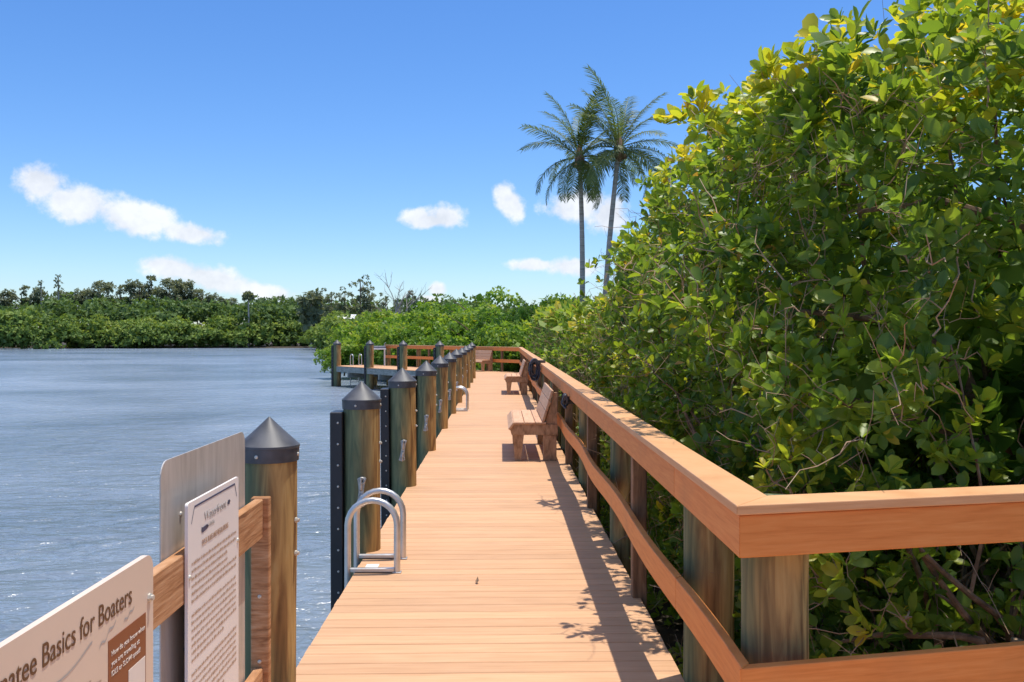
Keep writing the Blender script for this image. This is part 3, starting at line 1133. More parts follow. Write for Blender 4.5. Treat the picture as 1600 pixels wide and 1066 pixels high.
# the white rules notice
s3 = thing('notice_sign', 'white notice sheet with small brown print headed Waterfront, next to the nearest pile', 'sign', (-1.008, 0, 0))
MB().prism(rounded_rect(3.02, 3.60, 0.02, 1.102, 0.012), 0, -0.010, 0.0).build('sign_panel', M['sign_white'], s3)
text('Waterfront', s3, 3.31, 1.015, 0.0012, 0.030, M['ink_grey'], 'CENTER', 0.25)
text('at the Manatee Harbor', s3, 3.31, 0.983, 0.0012, 0.012, M['ink_grey'], 'CENTER', 0.20) if False else None
word_lines(s3, 3.21, 3.42, 0.985, 1, 0.02, 0.013, 0.0012, M['ink_grey'], 8)
MB().add([(0.0012, 3.17, 0.978), (0.0012, 3.215, 0.982), (0.0012, 3.23, 0.990), (0.0012, 3.215, 0.998), (0.0012, 3.17, 0.995), (0.0012, 3.155, 0.999), (0.0012, 3.155, 0.980)],
         [(0, 1, 2, 3, 4, 5, 6)]).build('fish_emblem', M['ink_blue'], s3)
MB().add([(0.0012, 3.45, 1.022), (0.0012, 3.475, 1.018), (0.0012, 3.49, 1.028), (0.0012, 3.475, 1.036), (0.0012, 3.458, 1.034)], [(0, 1, 2, 3, 4)]).build('leaf_emblem', M['ink_blue'], s3)
text('DOCK RULES AND REGULATIONS', s3, 3.31, 0.935, 0.0012, 0.020, M['ink_soft'], 'CENTER', 0.30)
word_lines(s3, 3.055, 3.565, 0.893, 30, 0.0245, 0.0115, 0.0012, M['ink_soft'], 9)
MB().box(0.0, 0.001, 3.085, 3.545, 1.078, 1.084).build('border_line', M['ink_blue'], s3)
for (ya, yb) in ((3.085, 3.052), (3.545, 3.572)):
    MB().add([(0.001, ya - 0.002, 1.084), (0.001, ya + 0.003, 1.084), (0.001, yb + 0.003, 1.03), (0.001, yb - 0.002, 1.03)], [(0, 1, 2, 3)]).build('border_line', M['ink_blue'], s3)
for (yy, zz) in ((3.036, 0.86), (3.585, 0.86)):
    sc_ = link('screw', screw_me, s3)
    sc_.location = (0.0, yy, zz)
    sc_.rotation_euler = (0, R(90), 0)

# ------------------------------------------------------------------ benches
# local frame: bench runs along +y, sits facing -x, its back towards +x


def make_bench(label, loc, rz, length=1.95):
    t = thing('bench', label, 'bench', loc, rz, 'timber benches on the boardwalk')
    for yy in (0.02, length - 0.11):
        MB().prism([(0.085, 0.0), (0.165, 0.0), (0.205, 0.335), (0.065, 0.335)], 1, yy, yy + 0.09).build('leg', M['bench_frame'], t)
        MB().cbox(0.455, 0.63, yy, yy + 0.09, 0.0, 0.335, 0.005).build('leg', M['bench_frame'], t)
        MB().prism([(0.045, 0.337), (0.645, 0.337), (0.645, 0.472), (0.085, 0.472), (0.02, 0.425)], 1, yy - 0.012, yy + 0.10).build('side_beam', M['bench_frame'], t)
        # sloped back support standing on the beam
        MB().prism([(0.475, 0.474), (0.635, 0.474), (0.645, 0.885), (0.600, 0.885)], 1, yy + 0.012, yy + 0.085).build('back_post', M['bench_frame'], t)
    # seat boards
    for x0 in (0.070, 0.213, 0.356):
        MB().cbox(x0, x0 + 0.136, -0.01, length + 0.01, 0.475, 0.505, 0.005).build('seat_slat', M['bench'], t)
    mt = Matrix.Translation((0.062, 0, 0.500)) @ Matrix.Rotation(R(-52), 4, 'Y')
    MB().cbox(-0.105, 0.0, -0.01, length + 0.01, -0.030, 0.0, 0.005, mt).build('seat_slat', M['bench'], t)
    # back boards on the front of the back supports
    d = Vector((0.600 - 0.475, 0, 0.885 - 0.474)).normalized()
    an = math.atan2(d.x, d.z)
    for q in range(3):
        base = Vector((0.472, 0, 0.508)) + d * (0.142 * q)
        mt = Matrix.Translation(base) @ Matrix.Rotation(an, 4, 'Y')
        MB().cbox(-0.034, -0.002, -0.01, length + 0.01, 0.0, 0.136, 0.005, mt).build('back_slat', M['bench'], t)
    return t


make_bench('nearest slatted timber bench against the right railing', (0.10, 12.05, 0), 0)
make_bench('second slatted timber bench further down the right railing, beside the coiled hose', (0.10, 25.2, 0), 0)
fr, _ = on_path(2, 1.75, -0.70)
fa = math.atan2(RAIL_DIR.y, RAIL_DIR.x)
make_bench('farthest timber bench backing onto the far railing and facing the camera', (fr.x, fr.y, 0.004), fa - R(90), 1.8)

# ------------------------------------------------------------------ hoses on the railing


def make_hose(loc, label, loops, rx, rz_, thick, name='garden_hose', cat='hose'):
    """loops hang in the local x-z plane over a dome-topped hanger; local -y faces along the boardwalk"""
    t = thing(name, label, cat, loc)
    mb = MB()
    rr = random.Random(loops)
    for i in range(loops):
        pts = []
        a_, b_ = rx * rr.uniform(0.3, 1.0), rz_ * rr.uniform(0.75, 1.05)
        ph = rr.uniform(0, 6)
        for k in range(29):
            a = 2 * math.pi * k / 28
            pts.append((a_ * math.sin(a) * (0.92 - 0.12 * math.cos(a)) + 0.006 * math.sin(4 * a + ph), -0.012 - thick * i / loops + 0.012 * math.sin(3 * a + ph),
                        -b_ + b_ * math.cos(a) - 0.004 * (i % 3)))
        mb.tube(pts, 0.0115, 7, False)
    mb.build('hose_coil', M['hose'], t, True)
    r = rx * 0.72
    prof = [(-r, -0.10), (-r * 0.9, -0.055), (-r * 0.5, -0.022), (0, -0.013), (r * 0.5, -0.022), (r * 0.9, -0.055), (r, -0.10),
            (r * 0.8, -0.11), (r * 0.4, -0.075), (0, -0.065), (-r * 0.4, -0.075), (-r * 0.8, -0.11)]
    MB().prism(prof, 1, -0.02 - thick, 0.02).build('hanger', M['cap'], t)
    MB().cbox(-r * 0.35, rx + 0.10, 0.022, 0.034, -0.12, -0.03, 0.003).build('bracket', M['cap'], t)
    return t


make_hose((0.655, 17.9, 1.175), 'dark hose coiled on a hanger at the right railing near the second bench', 22, 0.115, 0.20, 0.14)
make_hose((0.735, 10.6, 0.965), 'small grey dome-topped hose hanger on the railing right behind the nearest bench', 3, 0.05, 0.075, 0.07, 'hose_hanger', 'hanger')

# ------------------------------------------------------------------ fish table on the far platform
ft = thing('cleaning_table', 'grey topped table on thin white pipe legs at the left end of the far railing', 'table', (-6.39, 48.3, 0.004), R(10))
MB().cbox(-0.42, 0.42, -0.33, 0.33, 0.86, 1.02, 0.01).build('table_top', M['table'], ft)
MB().cbox(-0.44, 0.44, -0.36, -0.331, 0.84, 0.90, 0.006).build('front_edge', M['white'], ft)
for sx in (-0.38, 0.38):
    for sy in (-0.29, 0.29):
        MB().tube([(sx, sy, 0), (sx, sy, 0.86)], 0.028, 10).build('leg', M['white'], ft, True)
MB().tube([(0.36, -0.1, 1.02), (0.36, -0.1, 1.14), (0.42, -0.3, 1.20)], 0.018, 8).build('tap', M['galv'], ft, True)

# ------------------------------------------------------------------ foliage machinery


def unit(a):
    return a / np.maximum(np.linalg.norm(a, axis=1, keepdims=True), 1e-9)


def leaf_frames(C, A, k, spread=(35, 80), jit=0.25, g=rng):
    """rosettes: centres C (n,3), axes A (n,3); k leaves each -> base points, leaf axes, leaf normals"""
    n = len(C)
    A = unit(A)
    ref = np.where(np.abs(A[:, 2:3]) < 0.9, np.array([[0, 0, 1.0]]), np.array([[1.0, 0, 0]]))
    U = unit(np.cross(A, ref))
    V = np.cross(A, U)
    az = (np.arange(k)[None, :] * 2.4 + g.uniform(0, 6.28, (n, 1)) + g.normal(0, 0.3, (n, k)))
    el = np.radians(np.linspace(spread[0], spread[1], k)[None, :] + g.normal(0, 12, (n, k)))
    rad = U[:, None, :] * np.cos(az)[..., None] + V[:, None, :] * np.sin(az)[..., None]
    D = A[:, None, :] * np.cos(el)[..., None] + rad * np.sin(el)[..., None]
    D = D + g.normal(0, jit * 0.5, D.shape)
    D[..., 2] -= 0.10
    Nn = A[:, None, :] * np.sin(el)[..., None] - rad * np.cos(el)[..., None]
    Nn = Nn + g.normal(0, jit, Nn.shape)
    D = unit(D.reshape(-1, 3))
    Nn = Nn.reshape(-1, 3)
    Nn = unit(Nn - D * np.sum(Nn * D, axis=1, keepdims=True))
    P = np.repeat(C, k, axis=0) + D * 0.012
    return P, D, Nn


TPL8_V = np.array([[0, 0, 0], [0.22, -0.30, 0.05], [0.22, 0, -0.01], [0.22, 0.30, 0.05], [0.52, -0.5, 0.04], [0.52, 0, -0.03], [0.52, 0.5, 0.04],
                   [0.83, -0.38, -0.02], [0.83, 0, -0.075], [0.83, 0.38, -0.02], [1.0, 0, -0.12]])
TPL8_F = [(0, 1, 2), (0, 2, 3), (1, 4, 5, 2), (2, 5, 6, 3), (4, 7, 8, 5), (5, 8, 9, 6), (7, 10, 8), (8, 10, 9)]
TPL4_V = np.array([[0, 0, 0], [0.52, -0.5, 0.03], [1.0, 0, -0.08], [0.52, 0.5, 0.03]])
TPL4_F = [(0, 1, 2, 3)]


def leaves_mesh(name, P, D, Nn, Ln, Wd, tint, mat, detail=8):
    V, Fc = (TPL8_V, TPL8_F) if detail == 8 else (TPL4_V, TPL4_F)
    n = len(P)
    S = np.cross(Nn, D)
    nv = len(V)
    co = (P[:, None, :] + D[:, None, :] * (V[None, :, 0:1] * Ln[:, None, None])
          + S[:, None, :] * (V[None, :, 1:2] * Wd[:, None, None]) + Nn[:, None, :] * (V[None, :, 2:3] * Ln[:, None, None]))
    co = co.reshape(-1, 3).astype(np.float32)
    lens = [len(f) for f in Fc]
    flat = np.array([i for f in Fc for i in f], dtype=np.int32)
    loops = (flat[None, :] + (np.arange(n, dtype=np.int32) * nv)[:, None]).reshape(-1)
    per = np.array(lens, dtype=np.int32)
    sizes = np.tile(per, n)
    starts = np.concatenate(([0], np.cumsum(sizes)[:-1])).astype(np.int32)
    me = bpy.data.meshes.new(name)
    me.vertices.add(len(co))
    me.vertices.foreach_set('co', co.reshape(-1))
    me.loops.add(len(loops))
    me.loops.foreach_set('vertex_index', loops)
    me.polygons.add(len(sizes))
    me.polygons.foreach_set('loop_start', starts)
    me.polygons.foreach_set('loop_total', sizes)
    me.update(calc_edges=True)
    at = me.attributes.new('tint', 'FLOAT', 'POINT')
    at.data.foreach_set('value', np.repeat(tint, nv).astype(np.float32))
    me.materials.append(mat)
    me.validate()
    return me


def fnoise(p, s, seed=0.0):
    """cheap smooth 3D noise in about -1..1 from rotated sines"""
    x, y_, z = p[:, 0] * s, p[:, 1] * s, p[:, 2] * s
    a = np.sin(1.7 * x + 0.9 * y_ + 2.1 * np.sin(0.7 * z + seed) + seed)
    b_ = np.sin(1.9 * y_ - 1.1 * z + 1.7 * np.sin(0.8 * x + 2 * seed) + 1.3 * seed)
    c = np.sin(2.1 * z + 0.8 * x + 1.9 * np.sin(0.9 * y_ - seed) + 0.7 * seed)
    return (a + b_ + c) / 3.0


CAM = np.array([0, 0, 1.65])


def hedge_top(y_):
    """height of the hedge's dock-side top edge along the boardwalk"""
    return np.interp(y_, [2, 4.1, 4.7, 5.4, 6.5, 8.7, 10, 10.9, 11.6, 13.0, 13.7, 17, 22, 28, 36, 45],
                     [3.3, 3.27, 3.27, 3.35, 3.45, 3.48, 3.3, 2.85, 2.68, 2.58, 2.1, 2.15, 2.25, 2.4, 2.65, 2.8])


def hedge_face(y_, z):
    base = np.interp(y_, [2, 4, 6, 10, 14, 20, 38], [1.36, 1.28, 1.17, 1.13, 1.13, 1.15, 1.24])
    return base + 0.08 * np.clip(0.9 - z, 0, 2) + 0.22 * np.clip(z - 0.8, 0, 4)


def branch_mesh(name, roots, targets, mat, seed, r0=0.05, kids=5, twig=4):
    rr = random.Random(seed)
    mb = MB()

    def limb(a, b_, ra, rb, n, wob, sides):
        pts, rad = [], []
        off = Vector((rr.uniform(-1, 1), rr.uniform(-1, 1), rr.uniform(-.6, 1))) * wob
        ph = rr.uniform(0, 6)
        for i in range(n + 1):
            t = i / n
            p = a.lerp(b_, t) + off * math.sin(math.pi * t) + Vector((math.sin(7 * t + ph), math.cos(6 * t + ph), math.sin(9 * t + ph))) * wob * 0.22 * (t > 0)
            pts.append(p)
            rad.append(ra + (rb - ra) * t)
        mb.tube(pts, rad, sides)
        return pts
    for a in roots:
        for b_ in rr.sample(targets, min(len(targets), 3)):
            main = limb(Vector(a), Vector(b_), r0 * rr.uniform(0.7, 1.2), r0 * 0.28, 9, 0.22, 7)
            for _ in range(kids):
                p = main[rr.randint(3, 8)]
                tgt = Vector(rr.choice(targets))
                q = p.lerp(tgt, rr.uniform(0.35, 0.75)) + Vector((rr.gauss(0, .15), rr.gauss(0, .15), rr.gauss(0, .15)))
                sub = limb(p, q, r0 * 0.26, r0 * 0.10, 6, 0.10, 5)
                for _ in range(twig):
                    p2 = sub[rr.randint(2, 6)]
                    q2 = p2 + Vector((rr.gauss(-0.05, .16), rr.gauss(-0.03, .16), rr.gauss(0.03, .16)))
                    limb(p2, q2, r0 * 0.09, r0 * 0.045, 5, 0.05, 4)
    return mb.mesh(name, mat, True)


LEAF_VAR = []


def leaf_variants():
    for i, tn in enumerate((0.12, 0.28, 0.4, 0.52, 0.64, 0.78, 0.9)):
        z = np.zeros((1, 3))
        me = leaves_mesh('leaf', z, np.array([[1.0, 0, 0]]), np.array([[0, 0, 1.0]]), np.array([1.0]), np.array([0.55]), np.array([tn]), M['leaf'])
        LEAF_VAR.append((tn, me))


leaf_variants()

HOLES = [((2.35, 4.9, 1.15), (0.75, 1.1, 0.36), 0.86), ((2.9, 5.2, 1.7), (0.6, 0.9, 0.35), 0.6), ((1.75, 6.2, 2.0), (0.35, 0.8, 0.4), 0.6),
         ((1.45, 8.3, 1.2), (0.3, 0.9, 0.45), 0.65), ((1.9, 4.2, 0.1), (0.8, 0.6, 0.25), 0.6), ((1.5, 7.0, 0.6), (0.3, 0.6, 0.3), 0.6)]


def near_shrub(y0, y1, depth, density, label, seed, leaf_len, nleaf=6, objects=300, detail=8, mat='leaf', sink=-0.85, tone=0.47):
    g = np.random.default_rng(seed)
    yc = 0.5 * (y0 + y1)
    t = thing('mangrove_shrub', label, 'shrub', (1.9, yc, -0.78), 0, 'mangrove hedge beside the boardwalk')
    org = np.array([1.9, yc, -0.78])
    zt = float(np.max(hedge_top(np.linspace(y0, y1, 5)))) + 0.6
    vol = (y1 - y0 + 0.5) * depth * (zt - sink)
    n = int(vol * density)
    Y = g.uniform(y0 - 0.25, y1 + 0.25, n)
    Z = g.uniform(sink, zt, n)
    # depth behind the clipped face, most of it near the face
    u = g.random(n)
    dep = depth * np.where(g.random(n) < 0.55, u ** 2.2, u)
    X = hedge_face(Y, Z) + dep
    p = np.stack([X, Y, Z], 1)
    lump = fnoise(p, 2.3, seed * 0.37) * 0.36 + fnoise(p, 5.2, seed * 0.71) * 0.16
    p[:, 0] += np.maximum(lump, -0.26) + 0.10
    # sprays that reach out over the railing
    reach = np.clip(fnoise(p, 2.6, 1.7 + seed) + 0.5 * fnoise(p, 6.0, seed) - 0.10, 0, 0.5) * np.clip((Z - 1.3) / 0.6, 0, 1) * np.clip((Y - 4.3) / 0.8, 0, 1) * np.clip(11.5 - Y, 0, 1)
    p[:, 0] -= reach * (0.5 + 0.6 * np.clip((2.75 - Z) / 0.4, 0, 1)) * (dep < 0.8)
    top = hedge_top(Y) + 0.3 * np.clip(dep - 0.3, 0, 2) * np.clip(11.0 - Y, 0, 1) + fnoise(p, 3.1, seed * 0.9) * 0.14 + fnoise(p, 9, seed) * 0.07 - 0.05
    keep = Z < top
    # clumps and gaps
    cl = fnoise(p, 4.4, 2.0 + seed) + 0.6 * fnoise(p, 9.0, seed * 1.9)
    keep &= (cl > -0.22) | (g.random(n) < 0.12)
    for c, rr_, pr in HOLES:
        q = (p - np.array(c)) / np.array(rr_)
        keep &= ~((np.sum(q * q, 1) < 1) & (g.random(n) < pr))
    # the camera side of the landing railing stays clear
    keep &= p[:, 1] > 3.50 + 0.22 * np.clip(p[:, 0] - 0.9, 0, 4)
    p, Z, top, dep = p[keep], Z[keep], top[keep], dep[keep]
    n = len(p)
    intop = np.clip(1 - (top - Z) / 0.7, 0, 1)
    inface = np.clip(1 - dep / 0.6, 0, 1)
    A = np.stack([-0.55 * inface, -0.25 * np.ones(n), 0.85 + 0.5 * intop], 1) + g.normal(0, 0.45, (n, 3))
    P, D, Nn = leaf_frames(p, A, nleaf, spread=(22, 66), g=g)
    m = len(P)
    rep = np.repeat(np.arange(n), nleaf)
    # tone: darker glossy mangrove, patches of yellow-green young growth towards the top
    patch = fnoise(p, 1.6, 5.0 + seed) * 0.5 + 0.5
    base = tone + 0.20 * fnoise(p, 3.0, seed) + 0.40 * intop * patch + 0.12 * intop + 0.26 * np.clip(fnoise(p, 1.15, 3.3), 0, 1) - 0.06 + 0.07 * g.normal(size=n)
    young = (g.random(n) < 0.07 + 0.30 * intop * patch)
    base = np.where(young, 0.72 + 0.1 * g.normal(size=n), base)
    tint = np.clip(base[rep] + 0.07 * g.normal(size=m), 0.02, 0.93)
    dead = g.random(m) < 0.012
    tint = np.where(dead, 0.99, tint)
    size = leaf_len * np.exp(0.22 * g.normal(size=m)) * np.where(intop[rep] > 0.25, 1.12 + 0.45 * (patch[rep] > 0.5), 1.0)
    wd = size * g.uniform(0.42, 0.62, m)
    P = P - org
    if objects:
        dist = np.linalg.norm(P + org - CAM, axis=1)
        score = dist + 3.0 * np.clip(dep[rep], 0, 3) - 0.35 * intop[rep] * 2 - size * 8
        # spread the picked leaves over the visible face
        score += g.normal(0, 0.8, m)
        pick = np.argsort(score)[:objects]
        mask = np.ones(m, bool)
        mask[pick] = False
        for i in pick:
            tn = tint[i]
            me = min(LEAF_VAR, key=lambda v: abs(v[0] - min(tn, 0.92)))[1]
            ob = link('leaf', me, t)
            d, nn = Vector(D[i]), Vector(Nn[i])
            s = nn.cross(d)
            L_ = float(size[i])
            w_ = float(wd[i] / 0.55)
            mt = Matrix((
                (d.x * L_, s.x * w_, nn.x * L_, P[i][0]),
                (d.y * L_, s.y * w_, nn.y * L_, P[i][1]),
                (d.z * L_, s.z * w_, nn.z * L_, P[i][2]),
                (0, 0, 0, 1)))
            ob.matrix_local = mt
        P, D, Nn, size, wd, tint = P[mask], D[mask], Nn[mask], size[mask], wd[mask], tint[mask]
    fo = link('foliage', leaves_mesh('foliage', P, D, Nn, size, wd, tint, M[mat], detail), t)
    fo['kind'] = 'stuff'
    # limbs
    rr = random.Random(seed)
    loc = p - org
    low = np.where(top - Z > 0.4)[0]
    idx = [int(rr.choice(low)) for _ in range(40)]
    targets = [tuple(loc[i]) for i in idx]
    roots = [(rr.uniform(-0.3, 1.2), rr.uniform(-(y1 - y0) * 0.4, (y1 - y0) * 0.4), -0.1) for _ in range(4)]
    link('branches', branch_mesh('branches', roots, targets, M['bark'], seed, r0=0.034), t)
    # bare twig ends on the clipped face
    mb = MB()
    sel = np.where((dep < 0.5) & (top - Z > 0.35))[0]
    for _ in range(int(250 * (y1 - y0))):
        a = Vector(loc[rr.choice(sel)])
        b_ = a + Vector((rr.gauss(-0.08, .13), rr.gauss(0, .24), rr.gauss(0.03, .2)))
        r_ = rr.choice((0.002, 0.0026, 0.0034, 0.005))
        pts = [a.lerp(b_, q / 5) + Vector((rr.gauss(0, .014), rr.gauss(0, .014), rr.gauss(0, .014))) * (q > 0) for q in range(6)]
        mb.tube(pts, [r_ * (1 - 0.11 * q) for q in range(6)], 4, False)
        for q in (2, 3):
            if rr.random() < 0.6:
                c_ = pts[q] + Vector((rr.gauss(-.02, .05), rr.gauss(0, .06), rr.gauss(.03, .05)))
                mb.tube([pts[q], pts[q].lerp(c_, .5) + Vector((0, 0, .008)), c_], [r_ * .6, r_ * .5, r_ * .35], 4, False)
    tw = link('twigs', mb.mesh('twigs', M['twig']), t)
    tw['kind'] = 'stuff'
    return t


near_shrub(3.45, 5.3, 2.8, 270, 'tall broad-leaved mangrove shrub filling the right edge behind the near railing corner', 1, 0.076)
near_shrub(5.3, 7.2, 2.5, 270, 'tall mangrove shrub with yellow-green top leaves, second in the hedge from the near corner', 2, 0.073)
near_shrub(7.2, 9.2, 2.2, 255, 'mangrove shrub with bare twigs, third in the hedge from the near railing corner', 3, 0.072)
near_shrub(9.2, 11.2, 2.0, 240, 'mangrove shrub with yellowish crown beside the nearest bench, fourth in the hedge', 4, 0.072, objects=200)
near_shrub(11.2, 14.6, 2.0, 200, 'last tall mangrove shrub of the near hedge where its top drops away', 5, 0.074, objects=150)

# thick bare limbs showing in the shaded gap of the near hedge, and cut stubs low behind the railing
lb = thing('mangrove_limb', 'thick bare brown limb crossing the dark gap in the near hedge', 'branch', (1.9, 5.4, -0.78))


def limb_pts(pts):
    return [(x - 1.9, y_ - 5.4, z + 0.78) for x, y_, z in pts]


MB().tube(limb_pts([(3.3, 5.2, 0.75), (2.9, 5.1, 1.0), (2.4, 5.15, 1.14), (2.0, 5.3, 1.26), (1.7, 5.6, 1.30)]), [0.055, 0.05, 0.042, 0.034, 0.02], 9).build('limb', M['bark'], lb, True)
MB().tube(limb_pts([(3.2, 5.6, -0.7), (3.0, 5.4, 0.3), (2.8, 5.3, 1.1), (2.6, 5.2, 1.5), (2.2, 5.1, 1.72), (1.7, 5.2, 1.78)]), [0.06, 0.055, 0.05, 0.04, 0.026, 0.013], 9).build('limb', M['bark'], lb, True)
MB().tube(limb_pts([(2.1, 5.15, 1.73), (2.0, 5.05, 2.0), (1.95, 5.0, 2.35)]), [0.018, 0.014, 0.009], 7).build('limb', M['bark'], lb, True)
MB().tube(limb_pts([(2.9, 4.9, 2.2), (2.3, 4.8, 2.35), (1.9, 4.9, 2.3)]), [0.03, 0.02, 0.012], 7).build('limb', M['bark'], lb, True)
st = thing('cut_branch', 'cut brown branch stub low between the rails at lower right', 'branch', (1.75, 4.0, -0.78))
MB().tube([(0.55, 0.1, 0.5), (0.37, -0.02, 0.98), (0.33, -0.03, 1.10), (0.22, -0.05, 1.13), (-0.1, 0.0, 1.12), (-0.28, 0.02, 1.08)],
          [0.03, 0.025, 0.022, 0.017, 0.012, 0.006], 8).build('limb', M['bark'], st, True)
MB().tube([(0.48, 0.05, 0.3), (0.47, 0.0, 0.85), (0.50, -0.02, 1.10)], [0.04, 0.032, 0.028], 9).build('limb', M['twig'], st, True)

# ------------------------------------------------------------------ mid-distance mangrove


def mid_shrub(y0, y1, depth, density, label, seed, leaf_len, sink=-0.6):
    return near_shrub(y0, y1, depth, density, label, seed, leaf_len, nleaf=6, objects=0, detail=4, mat='leaf_mid', sink=sink, tone=0.55)


mid_shrub(14.6, 17.0, 2.4, 150, 'bright low mangrove shrub beside the railing just past the tall hedge', 11, 0.105)
mid_shrub(17.0, 20.5, 2.6, 120, 'lime green mangrove shrub beside the railing, between the two right-hand benches', 12, 0.115)
mid_shrub(20.5, 25.5, 2.8, 85, 'mangrove shrub beside the railing just short of the second bench', 13, 0.13)
mid_shrub(25.5, 31.5, 3.0, 60, 'mangrove shrub beside the railing past the second bench', 14, 0.15)
mid_shrub(31.5, 38.5, 3.0, 48, 'mangrove shrub behind the far right corner of the railing', 15, 0.17)


def crown_mesh(name, blobs, nleaf, size, mat, seed, flat=0.35, detail=4, tone=(0.2, 0.75), k=5):
    """leaf clumps over the shells of ellipsoid blobs [(centre, radii)] in local coordinates"""
    g = np.random.default_rng(seed)
    w = np.array([r[0] * r[1] + r[0] * r[2] for _, r in blobs])
    w = w / w.sum()
    zs = [c[2] + r[2] for c, r in blobs]
    z1 = max(zs)
    z0 = min(c[2] - r[2] for c, r in blobs)
    C, A, T = [], [], []
    for (c, r), ww in zip(blobs, w):
        n = max(6, int(nleaf / k * ww))
        d = unit(g.normal(size=(n, 3)))
        d[:, 2] = np.where(d[:, 2] < -0.35, -d[:, 2] * 0.6, d[:, 2])
        d = unit(d)
        s = g.uniform(0.62, 1.06, (n, 1))
        p = np.array(c) + d * np.array(r) * s
        p += g.normal(0, 0.06, p.shape) * np.array(r)
        C.append(p)
        A.append(d + np.array([0, 0, flat]) + g.normal(0, 0.35, (n, 3)))
        hgt = (p[:, 2] - z0) / max(z1 - z0, 0.1)
        T.append(tone[0] + (tone[1] - tone[0]) * (0.25 + 0.35 * g.random() + 0.25 * hgt + 0.12 * g.normal(size=n)))
    C, A, T = np.concatenate(C), np.concatenate(A), np.concatenate(T)
    P, D, Nn = leaf_frames(C, A, k, g=g)
    m = len(P)
    tint = np.clip(np.repeat(T, k) + 0.06 * g.normal(size=m), 0, 1)
    sz = size * np.exp(0.28 * g.normal(size=m))
    return leaves_mesh(name, P, D, Nn, sz, sz * g.uniform(0.45, 0.7, m), tint, mat, detail)


def trunk_mesh(name, h, r, lean, seed, mat, limbs=5, spread=1.5):
    rr = random.Random(seed)
    mb = MB()
    pts = [(lean * (i / 6) ** 1.5 + rr.uniform(-.04, .04) * h * 0.2, rr.uniform(-.04, .04) * h * 0.2, h * i / 6) for i in range(7)]
    mb.tube(pts, [r * (1 - 0.09 * i) for i in range(7)], 8)
    for _ in range(limbs):
        a = Vector(pts[rr.randint(2, 6)])
        an = rr.uniform(0, 6.28)
        b_ = a + Vector((math.cos(an) * spread, math.sin(an) * spread, rr.uniform(0.3, 1.0) * spread))
        mb.tube([a, a.lerp(b_, 0.5) + Vector((0, 0, 0.1 * spread)), b_], [r * 0.4, r * 0.25, r * 0.1], 6)
    return mb.mesh(name, mat, True)


def dome_blobs(rx, ry, h, n, seed, base=0.25):
    rr = random.Random(seed)
    bl = []
    for _ in range(n):
        a = rr.uniform(0, 6.28)
        q = math.sqrt(rr.random()) * 0.85
        x, y_ = math.cos(a) * q * rx, math.sin(a) * q * ry
        top = h * math.sqrt(max(0.05, 1 - q * q)) * rr.uniform(0.82, 1.05)
        z = rr.uniform(base, 1.0) * top
        s = rr.uniform(0.22, 0.36)
        bl.append(((x, y_, z * 0.88), (rx * s, ry * s, h * s * 0.62)))
    return bl


def make_tree_proto(name, crown, trunk):
    t = link(name, None)
    t.empty_display_size = 0.2
    link('trunk', trunk, t)
    link('crown', crown, t)
    return t


def place(proto, used, loc, rz, sc_, label, cat, group):
    o_ = copy_tree(proto) if used[0] else proto
    used[0] = True
    o_.location = loc
    o_.rotation_euler = (0, 0, rz)
    o_.scale = sc_ if hasattr(sc_, '__len__') else (sc_,) * 3
    tag(o_, label, cat, group)
    return o_


# mangroves behind the far platform
midp = [make_tree_proto('mangrove_bush', crown_mesh('crown', dome_blobs(3.2, 3.0, 4.1, 40, 200 + i), 15000, 0.19, M['leaf_mid'], 300 + i, tone=(0.22, 0.92)),
                        trunk_mesh('trunk', 2.4, 0.10, 0.4, 20 + i, M['bark'], 7, 1.6)) for i in range(3)]
midu = [[False], [False], [False]]
bx0 = Vector((1.6, 43.4))
offs = [(0.0, 0, 1.02), (2.9, 0.4, 1.0), (5.6, -0.1, 1.0), (8.2, 0.3, 1.0), (10.8, 0.2, 1.0), (13.3, 0.3, 0.95), (15.6, -0.6, 0.86), (17.2, -2.1, 0.55)]
for i, (s, d, sc_) in enumerate(offs):
    p = bx0 + RAIL_DIR * s + Vector((RAIL_DIR.y, -RAIL_DIR.x)) * (d + 1.2)
    lab = ('leftmost mangrove bush overhanging the water past the far platform' if i == 7 else
           'bright green mangrove bush behind the far railing, %s from its right corner' % ORD[i])
    place(midp[i % 3], midu[i % 3], (p.x, p.y, -0.9), i * 1.9, (sc_, sc_, sc_ * (0.98 + 0.05 * math.sin(i * 2.1))), lab, 'bush', 'mangroves behind the far platform')
# second line of mangroves behind, carrying the flat green skyline
offs2 = [(3.5, 50.5), (-0.5, 56), (-4.5, 61.5), (-8.2, 67), (5.6, 40), (5.4, 33), (5.2, 27), (5.0, 21.5), (8.0, 46),
         (5.7, 15.5), (5.3, 10.5), (5.5, 6.2), (8.2, 4.0)]
for i, (x, y_) in enumerate(offs2):
    sc_ = [1.22, 1.22, 1.2, 1.12, 1.02, 0.98, 0.92, 0.86, 1.15, 0.85, 0.98, 1.05, 1.1][i]
    lab = 'mangrove bush in the second line behind the hedge, %s of that line' % ORD[i]
    place(midp[(i + 1) % 3], midu[(i + 1) % 3], (x, y_, -0.9), 0.7 + i * 2.3, (sc_ * 1.1, sc_ * 1.1, sc_), lab, 'bush', 'second line of mangroves')

# ------------------------------------------------------------------ coconut palms


